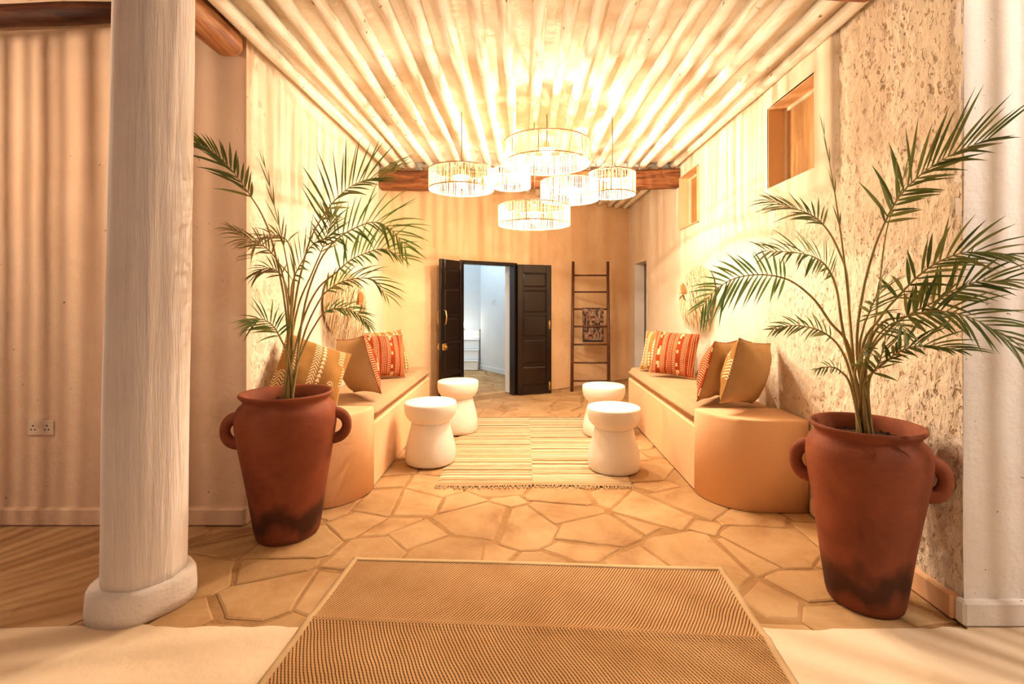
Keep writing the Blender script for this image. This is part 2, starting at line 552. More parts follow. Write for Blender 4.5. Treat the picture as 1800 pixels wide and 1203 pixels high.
M['print_mustard_b'] = m_print('mustard_print_sparse', (0.31, 0.15, 0.04), (0.37, 0.19, 0.055), (0.86, 0.70, 0.46), 9, 1.0, 10, True)


def m_throw():
    n = N('throw_weave'); n.rough(.95, .1)
    v = n.coord('Object', (48, 1, 30))
    wn = n.node('ShaderNodeTexWhiteNoise'); wn.noise_dimensions = '3D'
    sn = n.node('ShaderNodeVectorMath', operation='FLOOR'); n.link(v, sn.inputs[0]); n.link(sn.outputs[0], wn.inputs['Vector'])
    n.color(n.ramp(wn.outputs['Value'], [(0.0, (0.03, 0.022, 0.02)), (.35, (0.10, 0.065, 0.045)), (.55, (0.20, 0.15, 0.11)),
                                         (.75, (0.26, 0.10, 0.05)), (1.0, (0.33, 0.25, 0.19))]))
    n.bump(wn.outputs['Value'], .3, .003)
    return n.m
M['throw'] = m_throw()
M['throw_hem'] = m_simple('throw_hem', (0.012, 0.012, 0.016), .9)

# ------------------------------------------------------------------ room measures
XL, XR = -1.60, 1.76            # side walls
YFL, YFR = 2.80, 1.94           # fronts of the side walls, where they turn towards the porch
BL, BR = Vector((XL, 5.53)), Vector((XR, 8.0))      # back wall runs at a slant
ZP, RP, ZC = 2.805, 0.037, 2.835                    # pole axis, pole radius, ceiling board
YB = 5.45                                            # cross beam
bd = (BR - BL).normalized()
bn = Vector((bd.y, -bd.x))                           # into the room


def back_y(x): return BL.y + (x - BL.x) * (BR.y - BL.y) / (BR.x - BL.x)


# ------------------------------------------------------------------ floor
fl = MB(); fl.box(-4.6, 4.6, -1.6, 11.4, -.12, -.007)
floor = tag(fl.build('floor', M['mortar']), 'flagstone floor with sandy mortar joints', kind='structure')


def clip(poly, n, d):
    """keep points with n.p <= d"""
    out = []
    for i in range(len(poly)):
        a, b = poly[i], poly[(i + 1) % len(poly)]
        da, db = n.dot(a) - d, n.dot(b) - d
        if da <= 0: out.append(a)
        if (da < 0) != (db < 0) and abs(da - db) > 1e-12:
            out.append(a + (b - a) * (da / (da - db)))
    return out


def flagstones(bound, spacing, rnd, zt=0.0, mat='stone'):
    xs = [p.x for p in bound]; ys = [p.y for p in bound]
    seeds = []
    for _ in range(6000):
        p = Vector((rnd.uniform(min(xs), max(xs)), rnd.uniform(min(ys), max(ys))))
        lim = spacing * rnd.choice((.45, .7, 1.0, 1.2))
        if all((p - q).length > lim for q in seeds): seeds.append(p)
    wts = [rnd.uniform(-.10, .10) for _ in seeds]
    for i, p in enumerate(seeds):
        poly = list(bound)
        for j, q in enumerate(seeds):
            if i == j or (p - q).length > spacing * 4.5: continue
            h = ((min(i, j) * 7919 + max(i, j) * 104729) % 1000) / 1000.0
            gap = .003 + .018 * h ** 3
            n = (q - p).normalized()
            tilt = (h - .5) * .5                       # bisectors swung a little, so the joints are not a plain web
            n2 = Vector((n.x * math.cos(tilt) - n.y * math.sin(tilt), n.x * math.sin(tilt) + n.y * math.cos(tilt)))
            if j < i: pass
            m = (p + q) / 2 + n * (wts[i] - wts[j]) * .5
            poly = clip(poly, n2, n2.dot(m) - gap)
            if len(poly) < 3: break
        if len(poly) < 3: continue
        # ragged outline
        ring = []
        for k in range(len(poly)):
            a, b = poly[k], poly[(k + 1) % len(poly)]
            L = (b - a).length
            if L < .012: continue
            ns = max(1, int(L / .07))
            e = (b - a) / L; w = Vector((-e.y, e.x))
            for s in range(ns):
                t = s / ns
                jit = 0 if s == 0 else rnd.uniform(0, .006)
                ring.append(a + (b - a) * t + w * jit)
        if len(ring) < 3: continue
        c = sum(ring, Vector((0, 0))) / len(ring)
        area = abs(sum(ring[k].x * ring[(k + 1) % len(ring)].y - ring[k].y * ring[(k + 1) % len(ring)].x for k in range(len(ring)))) / 2
        if area < .004: continue
        dz = rnd.uniform(-.003, 0.0)
        tx, ty = rnd.uniform(-.004, .004), rnd.uniform(-.004, .004)
        n = len(ring)
        mb = MB()
        V = []
        for (ins, z) in ((0, -.012), (0, -.004), (.010, 0.0)):
            for p2 in ring:
                d = p2 - c
                q2 = c + d * (1 - ins / max(d.length, .03))
                V.append((q2.x, q2.y, zt + z + (dz + d.x * tx + d.y * ty if z > -.01 else 0)))
        fs = []
        for r_ in range(2):
            for k in range(n):
                k2 = (k + 1) % n
                fs.append((r_ * n + k, r_ * n + k2, (r_ + 1) * n + k2, (r_ + 1) * n + k))
        fs.append(tuple(2 * n + k for k in range(n)))
        mb.add(V, fs)
        mb.build('flagstone', M[mat], floor)


rnd = random.Random(11)
flagstones([Vector((XL - .22, 1.70)), Vector((XR - .0, 1.70)), Vector((XR, 7.97)), Vector((XL + .0, 5.52)), Vector((XL - .22, 2.79))], .50, rnd)
# stones of the hall behind the door
flagstones([Vector((-1.55, 5.90)), Vector((.55, 7.45)), Vector((.55, 9.9)), Vector((-1.9, 9.9))], .42, rnd)

# smooth pale screed of the porch, its far edge ragged against the flagstones
edge = []
for i in range(0, 121):
    x = -1.78 + i * (1.755 + 1.78) / 120
    e = 1.915 + .035 * (fbm(np.array([x * 3.0 + 9]), np.array([.3]), 3)[0] - .5) * 2 + .02 * (fbm(np.array([x * 13.0 + 2]), np.array([4.3]), 2)[0] - .5) * 2
    edge.append((x, e))
left_edge = [(-1.80 + .05 * math.sin(k * 1.9), 1.95 + k * .07) for k in range(13)]
out = [(-4.5, -1.5), (4.5, -1.5), (4.5, 1.93), (1.77, 1.93)] + edge[::-1] + [(-2.2, 1.90), (-3.0, 1.84), (-4.5, 1.80)]
sb = MB()
n_ = len(out)
sb.add([(x, y, .003) for x, y in out] + [(x, y, -.014) for x, y in out],
       [tuple(range(n_))] + [(k, n_ + k, n_ + (k + 1) % n_, (k + 1) % n_) for k in range(n_)])
sb.build('screed_slab', M['screed'], floor)
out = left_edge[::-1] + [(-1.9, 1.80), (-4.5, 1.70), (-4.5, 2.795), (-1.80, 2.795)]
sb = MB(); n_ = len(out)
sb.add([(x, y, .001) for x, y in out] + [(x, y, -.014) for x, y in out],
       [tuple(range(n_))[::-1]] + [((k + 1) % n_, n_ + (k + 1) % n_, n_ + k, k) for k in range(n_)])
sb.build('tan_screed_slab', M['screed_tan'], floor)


# ------------------------------------------------------------------ walls
def patch(mb, u0, u1, z0, z1, fn, step, flip=False):
    """grid in (u, z); fn(u, z) arrays -> xyz arrays"""
    nu = max(1, int(round((u1 - u0) / step))); nz = max(1, int(round((z1 - z0) / step)))
    U, Z = np.meshgrid(np.linspace(u0, u1, nu + 1), np.linspace(z0, z1, nz + 1))
    X, Y, Zz = fn(U.ravel(), Z.ravel())
    V = list(zip(X.tolist(), Y.tolist(), Zz.tolist()))
    w = nu + 1
    fs = []
    for j in range(nz):
        for i in range(nu):
            q = (j * w + i, j * w + i + 1, (j + 1) * w + i + 1, (j + 1) * w + i)
            fs.append(q[::-1] if flip else q)
    mb.add(V, fs, True)


def soft(u, z):  # gentle hand-trowelled waviness
    return .010 * (fbm(u * 2.2, z * 1.6, 3) - .5)


def pits(u, z):
    a = fbm(u * 22, z * 14, 3)
    b = fbm(u * 34 + 9, z * 20, 2)
    return .009 * (a - .5) - .010 * smoothstep(.60, .72, b) + .006 * (b - .5)


# right wall -------------------------------------------------------
W1 = (2.86, 3.42, 2.085, 2.65)      # y0, y1, z0, z1 of the two high openings
W2 = (4.81, 5.36, 2.08, 2.65)
D2 = (6.83, 7.55, 0.0, 1.875)


def right_fn(u, z):
    lower = smoothstep(4.4, 2.5, u)                                # roughness fades with distance
    up = smoothstep(2.70, 2.69, u) + (1 - smoothstep(1.90, 1.98, z + .05 * (fbm(u * 5, u * 0 + 3.3, 2) - .5)))
    r = np.clip(up, 0, 1) * lower
    proud = .034 * smoothstep(2.690, 2.702, u) * smoothstep(1.90, 1.98, z + .05 * (fbm(u * 5, u * 0 + 3.3, 2) - .5)) * smoothstep(4.6, 2.9, u)
    corner = .012 * smoothstep(2.02, 1.94, u)
    edge0 = np.where(u < 1.945, 0, 1)
    x = XR - proud - soft(u, z) - pits(u, z) * r * edge0 + corner
    return x, u, z


wr = MB()
for (a, b, c, d, st) in ((YFR, 2.86, 0, 2.86, .0125), (2.86, 3.42, 0, W1[2], .0125), (2.86, 3.42, W1[3], 2.86, .02),
                         (3.42, 4.81, 0, 2.86, .022), (4.81, 5.36, 0, W2[2], .03), (4.81, 5.36, W2[3], 2.86, .03),
                         (5.36, 6.83, 0, 2.86, .04), (6.83, 7.55, D2[3], 2.86, .04), (7.55, 8.02, 0, 2.86, .04)):
    patch(wr, a, b, c, d, right_fn, st)
wall_right = tag(wr.build('wall_right', M['stucco']), 'cream plaster side wall with pitted stucco and two high openings', kind='structure')
rb = MB()      # body of the wall, in pieces round the openings
T = .22
for (a, b, c, d) in ((YFR + .25, W1[0], 0, 3.05), (W1[0], W1[1], 0, W1[2]), (W1[0], W1[1], W1[3], 3.05), (W1[1], W2[0], 0, 3.05),
                     (W2[0], W2[1], 0, W2[2]), (W2[0], W2[1], W2[3], 3.05), (W2[1], D2[0], 0, 3.05), (D2[0], D2[1], D2[3], 3.05), (D2[1], 8.2, 0, 3.05)):
    rb.box(XR + .035, XR + T, a, b, c, d)
rb.build('wall_core', M['plaster_smooth'], wall_right)
bb = MB()
bb.cbox(XR - .022, XR + .02, YFR + .02, 2.93, .003, .105, .008)
tag(bb.build('baseboard_right', M['plaster_smooth']), 'low plaster skirting at the foot of the stucco wall', kind='structure')

# left wall --------------------------------------------------------
def left_fn(u, z):
    r = smoothstep(4.0, 2.9, u + .5 * (fbm(z * 2.0, u * 0 + 1.1, 2) - .5)) * (.35 + .65 * smoothstep(2.5, 1.2, z))
    edge0 = np.where(u < YFL + .005, 0, 1)
    x = XL + soft(u + 7, z) + pits(u + 3, z) * r * edge0 - .010 * smoothstep(2.88, 2.80, u)
    return x, u, z


wl = MB()
patch(wl, YFL, 4.1, 0, 2.86, left_fn, .0125, True)
patch(wl, 4.1, 5.56, 0, 2.86, left_fn, .03, True)
wall_left = tag(wl.build('wall_left', M['stucco_l']), 'cream plaster side wall with a raffia hanging', kind='structure')
lb = MB(); lb.box(XL - .25, XL - .035, YFL + .22, 5.9, 0, 3.05); lb.build('wall_core', M['plaster_smooth'], wall_left)

# fronts of the two side walls (they face the porch) -----------------
def ffn(Y0, seed):
    def fn(u, z):
        y = Y0 - .020 * (fbm(u * 1.7 + seed, z * 1.1, 3) - .5) - .004 * (fbm(u * 24 + seed, z * 3.0, 2) - .5)
        return u, y, z
    return fn


wf = MB(); patch(wf, -4.5, XL, 0, 3.10, ffn(YFL, 3.0), .03)
wf.box(-4.5, XL - .003, YFL + .012, YFL + .22, 0, 3.1)
tag(wf.build('wall_porch_left', M['plaster_porch']), 'whitewashed porch wall with a double power socket', kind='structure')
bl = MB(); bl.cbox(-4.5, XL + .006, YFL - .030, YFL + .02, .003, .105, .010)
tag(bl.build('baseboard_porch_left', M['plaster_porch']), 'plaster skirting of the porch wall behind the column', kind='structure')
wf = MB(); patch(wf, XR + .008, 4.5, 0, 3.10, ffn(YFR, 8.0), .03)
wf.box(XR + .012, 4.5, YFR + .012, YFR + .24, 0, 3.1)
tag(wf.build('wall_porch_right', M['plaster_white']), 'whitewashed porch wall beside the taller stucco wall', kind='structure')
bl = MB(); bl.cbox(XR - .012, 4.5, YFR - .030, YFR + .02, .004, .105, .010)
tag(bl.build('baseboard_porch_right', M['plaster_white']), 'plaster skirting of the porch wall behind the dark pot', kind='structure')

# back wall (slanting), with the doorway ------------------------------
DL, DR, DH = Vector((-.792, back_y(-.792))), Vector((-.078, back_y(-.078))), 1.81
LB = (BR - BL).length
sL, sR = (DL - BL).length, (DR - BL).length


def back_fn(u, z):
    d = .016 * (fbm(u * 2.4 + 4, z * 1.8, 3) - .5) + .006 * (fbm(u * 14, z * 14, 3) - .5)
    return BL.x + bd.x * u + bn.x * d, BL.y + bd.y * u + bn.y * d, z


wb = MB()
for (a, b, c, d) in ((-.02, sL, 0, 2.86), (sL, sR, DH, 2.86), (sR, LB + .02, 0, 2.86)):
    patch(wb, a, b, c, d, back_fn, .03)
BM = Matrix(((bd.x, -bn.x, 0, BL.x), (bd.y, -bn.y, 0, BL.y), (0, 0, 1, 0), (0, 0, 0, 1)))     # u along, v away from the room, z
for (a, b, c, d) in ((-.3, sL, 0, 3.05), (sL, sR, DH, 3.05), (sR, LB + .3, 0, 3.05)):
    wb.box(a, b, .012, .25, c, d, BM)
wall_back = tag(wb.build('wall_back', M['plaster_back']), 'slanting ochre plaster back wall with a double doorway', kind='structure')

# high openings with shutter boards ---------------------------------
for k, (y0, y1, z0, z1) in enumerate((W1, W2)):
    r = empty('window_%d' % (k + 1), (XR, (y0 + y1) / 2, z0))
    tag(r, ('high opening closed with a wooden board, in the pitted stucco wall', 'high opening closed with a wooden board, close to the ceiling beam')[k], kind='structure')
    hy, hz = (y1 - y0) / 2, z1 - z0
    m = MB()        # reveal
    for (a, b, c, d) in ((-hy, -hy + .006, 0, hz), (hy - .006, hy, 0, hz), (-hy, hy, 0, .006), (-hy, hy, hz - .006, hz)):
        m.box(-.022, .20, a, b, c, d)
    m.build('reveal', M['plaster_back'], r)
    m = MB(); w = .028
    for (a, b, c, d) in ((-hy, -hy + w, 0, hz), (hy - w, hy, 0, hz), (-hy + w, hy - w, 0, w), (-hy + w, hy - w, hz - w, hz)):
        m.cbox(.088, .125, a, b, c, d, .004)
    m.build('window_frame', M['plaster'], r)
    m = MB(); m.box(.108, .122, -hy + w, hy - w, w, hz - w); m.build('board', M['ply'], r)

# side doorway on the right ------------------------------------------
r = empty('door_2', (XR, (D2[0] + D2[1]) / 2, 0)); tag(r, 'dark narrow door set deep in the side wall', kind='structure')
hy = (D2[1] - D2[0]) / 2
m = MB(); m.cbox(.14, .18, -hy, hy, .004, D2[3], .004); m.build('leaf', M['door'], r)
m = MB()
m.box(-.004, .14, hy - .012, hy + .002, .003, D2[3]); m.box(-.004, .14, -hy - .002, -hy + .012, .003, D2[3]); m.box(-.004, .14, -hy, hy, D2[3] - .012, D2[3] + .002)
m.build('reveal', M['plaster_white'], r)

# hall behind the double door -----------------------------------------
hz_ = 2.6
A, B_, C_ = Vector((-.78, 9.06)), Vector((-.02, 7.98)), Vector((.42, 7.35))
m = MB()
dv = (B_ - A).normalized(); nv = Vector((dv.y, -dv.x))
HM = Matrix(((dv.x, -nv.x, 0, A.x), (dv.y, -nv.y, 0, A.y), (0, 0, 1, 0), (0, 0, 0, 1)))
Lh = (C_ - A).length
m.box(0, Lh, 0, .16, 0, hz_, HM)
hall_r = tag(m.build('wall_hall_right', M['hall_white']), 'pale blue hall wall with a light switch', kind='structure')
m = MB(); m.cbox(0, Lh - .2, -.018, 0, .003, .09, .004, HM)
tag(m.build('baseboard_hall', M['hall_white']), 'white skirting of the hall wall', kind='structure')
m = MB(); m.box(-2.3, -.70, 9.60, 9.76, 0, hz_)
tag(m.build('wall_hall_back', M['hall_white']), 'white end wall of the hall above the steps', kind='structure')
m = MB(); m.box(-2.3, -2.14, 5.9, 9.60, 0, hz_)
tag(m.build('wall_hall_left', M['hall_white']), 'white side wall of the hall', kind='structure')
m = MB(); m.box(-2.3, .9, 5.75, 9.76, hz_ + .3, hz_ + .4)
tag(m.build('ceiling_hall', M['hall_white']), 'white hall ceiling', kind='structure')
st = empty('masonry_steps', (-1.46, 9.24, 0)); tag(st, 'white plastered steps at the end of the hall', 'steps')
for k in range(4):
    m = MB(); m.cbox(-.66, .64, -.32 + k * .15, .34, .002 if k == 0 else .185 * k, .185 * (k + 1) - .012, .012)
    m.cbox(-.66, .64, -.335 + k * .15, .34, .185 * (k + 1) - .016, .185 * (k + 1), .006)
    m.build('step', M['hall_white'], st)
g = empty('globe_lamp', (-1.12, 9.10, .742)); tag(g, 'small glowing globe lamp standing on the white hall steps', 'lamp')
m = MB(); m.lathe([(.045, 0), (.045, .012), (.014, .02), (.014, .05)], 20); m.build('base', M['brass'], g)
m = MB(); m.lathe([(.001 + .055 * math.sin(t * PI / 12), .10 - .055 * math.cos(t * PI / 12)) for t in range(13)], 20); m.build('globe', M['globe'], g)
ld = bpy.data.lights.new('globe_light', 'POINT'); ld.energy = 3; ld.color = (1, .88, .7); ld.shadow_soft_size = .04
lo = bpy.data.objects.new('globe_light', ld); COL.objects.link(lo); lo.parent = g; lo.location = (0, 0, .10)
hl = empty('hall_fill_lamp', (-1.0, 8.0, 2.72)); tag(hl, 'unseen lamp added on the hall ceiling to light the hall', 'lamp')  # unseen lamp, added to give the hall its cool light
m = MB(); m.lathe([(.0, -.02), (.09, 0), (.12, .05), (.12, .18)], 24); m.build('diffuser', M['globe'], hl)
ld = bpy.data.lights.new('hall_light', 'POINT'); ld.energy = HALL_W; ld.color = HALL_COL; ld.shadow_soft_size = .08
lo = bpy.data.objects.new('hall_light', ld); COL.objects.link(lo); lo.parent = hl; lo.location = (0, 0, -.12)
sw = MB(); sw.cbox(.42, .49, -.009, 0, 1.22, 1.31, .003, HM)
o = tag(sw.build('light_switch', M['hall_white']), 'small white light switch on the pale hall wall', 'switch')
sw = MB(); sw.cbox(.445, .465, -.014, -.009, 1.25, 1.28, .002, HM); sw.build('rocker', M['plastic'], o)

# ------------------------------------------------------------------ ceiling
cb_ = MB(); cb_.box(XL - .10, XR + .10, 1.0, YB - .07, ZC, ZC + .06); cb_.box(XL - .10, XR + .10, YB + .09, 8.2, ZC, ZC + .06)
ceiling = tag(cb_.build('ceiling', M['ceil']), 'ceiling of cream painted poles and boards', kind='structure')


def log(mb, p0, p1, rad, wob=.01, segs=24, n=14, seed=0, taper=0.0, gn=.12, round_end=.0):
    rr = random.Random(seed)
    p0, p1 = Vector(p0), Vector(p1)
    d = (p1 - p0)
    ph = [rr.uniform(0, 6.28) for _ in range(6)]
    pts, rad_ = [], []
    for i in range(segs + 1):
        t = i / segs
        o = Vector((math.sin(t * 5.1 + ph[0]) + .5 * math.sin(t * 11 + ph[1]), 0, math.sin(t * 4.3 + ph[2]) + .5 * math.sin(t * 9 + ph[3]))) * wob
        if abs(d.normalized().x) > .7: o = Vector((0, o.x, o.z))
        pts.append(p0 + d * t + o)
        e = 1.0
        if round_end:
            q = min(t, 1 - t) * d.length / round_end
            if q < 1: e = .55 + .45 * math.sqrt(max(0, 1 - (1 - q) ** 2))
        rad_.append(rad * (1 + gn * .5 * math.sin(t * 13 + ph[4]) + gn * .4 * math.sin(t * 29 + ph[5]) - taper * t) * e)
    mb.tube(pts, rad_, n)


npole = 21
for i in range(npole):
    x = XL + .085 + i * (XR - XL - .17) / (npole - 1)
    rr = random.Random(100 + i)
    m = MB(); log(m, (x + rr.uniform(-.02, .02), 1.05, ZP + rr.uniform(-.006, .004)), (x + rr.uniform(-.025, .025), YB - .055 + rr.uniform(-.03, .03), ZP), RP * rr.uniform(.86, 1.12), .008, 40, 12, i, rr.uniform(-.12, .12))
    m.build('ceiling_pole', M['pole'], ceiling)
    x2 = x + rr.uniform(-.03, .03)
    y2 = back_y(x2) - .03
    if y2 - YB > .35:
        m = MB(); log(m, (x2, YB + .07, ZP), (x2 + rr.uniform(-.02, .02), y2, ZP), RP * rr.uniform(.85, 1.1), .005, 14, 10, 50 + i)
        m.build('ceiling_pole', M['pole'], ceiling)
m = MB(); m.box(XL - .1, XR + .1, YB - .09, YB + .11, ZC + .061, ZC + .09); m.build('gap_shade_board', M['log_dark'], ceiling)  # dark sheet over the slot, painting the shade between the pole ends
# squared beam across the room under the pole ends
m = MB()
for i in range(0, 1):
    nseg = 30; V = []
    rr = random.Random(4)
    for k in range(nseg + 1):
        x = XL + .01 + k * (XR - XL - .02) / nseg
        j = lambda a: a + rr.uniform(-.006, .006)
        z0, z1, y0, y1 = 2.555, 2.757, YB - .075, YB + .085
        c = .02
        for (yy, zz) in ((y0 + c, z0), (y1 - c, z0), (y1, z0 + c), (y1, z1 - c), (y1 - c, z1), (y0 + c, z1), (y0, z1 - c), (y0, z0 + c)):
            V.append((x, j(yy), j(zz) - .012 * math.sin(k * .35)))
    fs = []
    for k in range(nseg):
        for q in range(8):
            q2 = (q + 1) % 8
            fs.append((k * 8 + q, k * 8 + q2, (k + 1) * 8 + q2, (k + 1) * 8 + q))
    fs += [tuple(range(8))[::-1], tuple(nseg * 8 + q for q in range(8))]
    m.add(V, fs)
m.build('cross_beam', M['log_x'], ceiling)
# porch logs: front log under the pole ends, log on the column, log on the porch wall
m = MB(); log(m, (-1.50, 2.20, 2.79), (1.70, 2.22, 2.745), .066, .014, 30, 16, 21, 0, .16, .06); m.build('front_log', M['log_x'], ceiling)
m = MB(); log(m, (-1.66, .6, 2.765), (-1.650, 2.775, 2.752), .088, .004, 30, 18, 8, 0, .05, .07); m.build('column_log', M['log_y'], ceiling)
m = MB(); log(m, (-4.4, 2.66, 2.855), (-1.70, 2.68, 2.878), .056, .012, 30, 16, 15, 0, .10, .05); m.build('porch_log', M['log_dark'], ceiling)
# porch roof
pr = MB(); pr.box(-4.6, 4.6, -1.6, 2.95, 3.10, 3.16)
porch = tag(pr.build('ceiling_porch', M['ceil']), 'porch roof boards above the column', kind='structure')
for i in range(14):
    x = -4.3 + i * .2
    m = MB(); log(m, (x, -1.4, 3.05), (x + .03, 2.75, 3.05), .034, .008, 12, 8, 200 + i); m.build('roof_pole', M['log_y'], porch)

# ------------------------------------------------------------------ column
co = empty('column', (-1.625, 2.08, .003)); tag(co, 'round whitewashed column with a low round base', 'column')
m = MB()


def colw(a, z, r):
    u = np.array([a * 9.0]); zz = np.array([z * 2.2])
    fold = math.sin(a) * .0
    return float(.014 * (fbm(u * .35, zz * .5 + 3, 2)[0] - .5) + .007 * (fbm(u, zz * .5, 2)[0] - .5)) + fold


prof = []
V = []; nn = 72; nz = 60
for j in range(nz + 1):
    z = .120 + j * (2.69 - .120) / nz
    for k in range(nn):
        a = 2 * PI * k / nn
        r_ = .150 - .006 * z / 2.8 + (0.0 if k else 0) + colw(a if k < nn / 2 else 2 * PI - a, z, .15)
        V.append((r_ * math.cos(a) + .05 * (z / 2.8), r_ * math.sin(a), z))
fs = []
for j in range(nz):
    for k in range(nn):
        k2 = (k + 1) % nn
        fs.append((j * nn + k, j * nn + k2, (j + 1) * nn + k2, (j + 1) * nn + k))
fs += [tuple(range(nn))[::-1], tuple(nz * nn + k for k in range(nn))]
m.add(V, fs, True); m.build('shaft', M['column'], co)
m = MB(); m.lathe([(.184, 0), (.184, .04), (.181, .105), (.174, .120), (.160, .127), (.13, .128)], 64, wob=lambda a, z, r: .008 * math.sin(a * 2 + z * 9) + .004 * math.sin(a * 5 + 1))
m.build('base', M['plaster_white'], co)

# power socket on the porch wall
so = empty('power_socket', at(72, 752, YFL - .004)); tag(so, 'double power socket painted over, low on the porch wall', 'socket')
m = MB(); m.cbox(-.073, .073, -.006, .004, -.043, .043, .004); m.build('plate', M['plastic'], so)
for cx in (-.04, .04):
    for (dx, dz, w) in ((0, .012, .004), (-.011, -.010, .0035), (.011, -.010, .0035)):
        m = MB(); m.box(cx + dx - w, cx + dx + w, -.0075, -.005, dz - w, dz + w); m.build('pin_hole', M['dark'], so)
for cx in (-.012, .012):
    m = MB(); m.cbox(cx - .006, cx + .006, -.010, -.005, .004, .024, .002); m.build('rocker', M['plastic'], so)

# ------------------------------------------------------------------ double door
dr = empty('door_1', (0, 0, 0)); tag(dr, 'dark panelled double door standing open to the bright hall', kind='structure')
m = MB()
w = .05
m.cbox(sL, sL + w, -.02, .10, .003, DH, .005, BM); m.cbox(sR - w, sR, -.02, .10, .003, DH, .005, BM); m.cbox(sL + w, sR - w, -.02, .10, DH - w, DH, .005, BM)
m.build('door_frame', M['door'], dr)
m = MB()
m.box(sR - .012, sR + .01, .10, .26, .003, DH, BM); m.box(sL - .01, sL + .012, .10, .26, .003, DH, BM)
m.build('reveal', M['hall_white'], dr)


def leaf(hx, hy_, ex, ey, handle):
    d = Vector((ex - hx, ey - hy_)); L = d.length; a = math.atan2(d.y, d.x)
    W_, T_, Hd = L, .018, DH - .03
    e = MB()
    stl, rail = .075, .07
    e.cbox(0, stl, -T_, T_, 0, Hd, .004); e.cbox(W_ - stl, W_, -T_, T_, 0, Hd, .004)
    hs = [.0, .37, .74, 1.07, 1.42, Hd - .0]
    zs = [(0, .12)] + [(hs[k] - .02 + (.03 if k else 0), hs[k] + .05) for k in (1, 2, 3, 4)] + [(Hd - .11, Hd)]
    for (a0, a1) in zs: e.cbox(stl, W_ - stl, -T_, T_, a0, a1, .004)
    lf = e.build('leaf', M['door'], dr, (hx, hy_, .008)); lf.rotation_euler = (0, 0, a)
    for k in range(5):
        z0, z1 = zs[k][1], zs[k + 1][0]
        p = MB()
        p.box(stl, W_ - stl, -.006, .006, z0, z1)
        q = .022
        for sg in (-1, 1):
            x0, x1, y_ = stl + q, W_ - stl - q, sg * .012
            b = [(stl + .006, sg * .006, z0 + .006), (W_ - stl - .006, sg * .006, z0 + .006), (W_ - stl - .006, sg * .006, z1 - .006), (stl + .006, sg * .006, z1 - .006)]
            t = [(x0, y_, z0 + q), (x1, y_, z0 + q), (x1, y_, z1 - q), (x0, y_, z1 - q)]
            f4 = [(0, 1, 5, 4), (1, 2, 6, 5), (2, 3, 7, 6), (3, 0, 4, 7), (4, 5, 6, 7)]
            p.add(b + t, f4 if sg < 0 else [f[::-1] for f in f4])
        p.build('panel', M['door'], lf)
    if handle:
        for sg in (-1, 1):
            h = MB()
            h.tube([(W_ - .045, sg * T_, 1.00), (W_ - .045, sg * (T_ + .035), 1.015), (W_ - .045, sg * (T_ + .045), 1.09), (W_ - .045, sg * (T_ + .035), 1.165), (W_ - .045, sg * T_, 1.18)], .008, 8)
            h.build('pull_handle', M['brass'], lf)
            h = MB(); h.cbox(W_ - .085, W_ - .012, min(sg * T_, sg * (T_ + .022)), max(sg * T_, sg * (T_ + .022)), .70, .78, .008)
            h.tube([(W_ - .05, sg * (T_ + .02), .74), (W_ - .05, sg * (T_ + .045), .74)], .018, 12)
            h.build('lock', M['brass'], lf)
    else:
        for z in (.10, .95):
            h = MB(); h.tube([(W_ - .03, -T_ - .008, z - .05), (W_ - .03, -T_ - .008, z + .05)], .006, 8); h.cbox(W_ - .042, W_ - .018, -T_ - .006, -T_, z - .06, z + .06, .002)
            h.build('bolt', M['brass'], lf)
    return lf


hl_ = DL + bn * .045 + bd * .02
hr_ = DR + bn * .045 - bd * .02
leaf(hl_.x, hl_.y, -.965, 5.67, True)
leaf(hr_.x, hr_.y, hr_.x + .47, hr_.y + .16, False)

# ------------------------------------------------------------------ built-in benches
ZS = .565


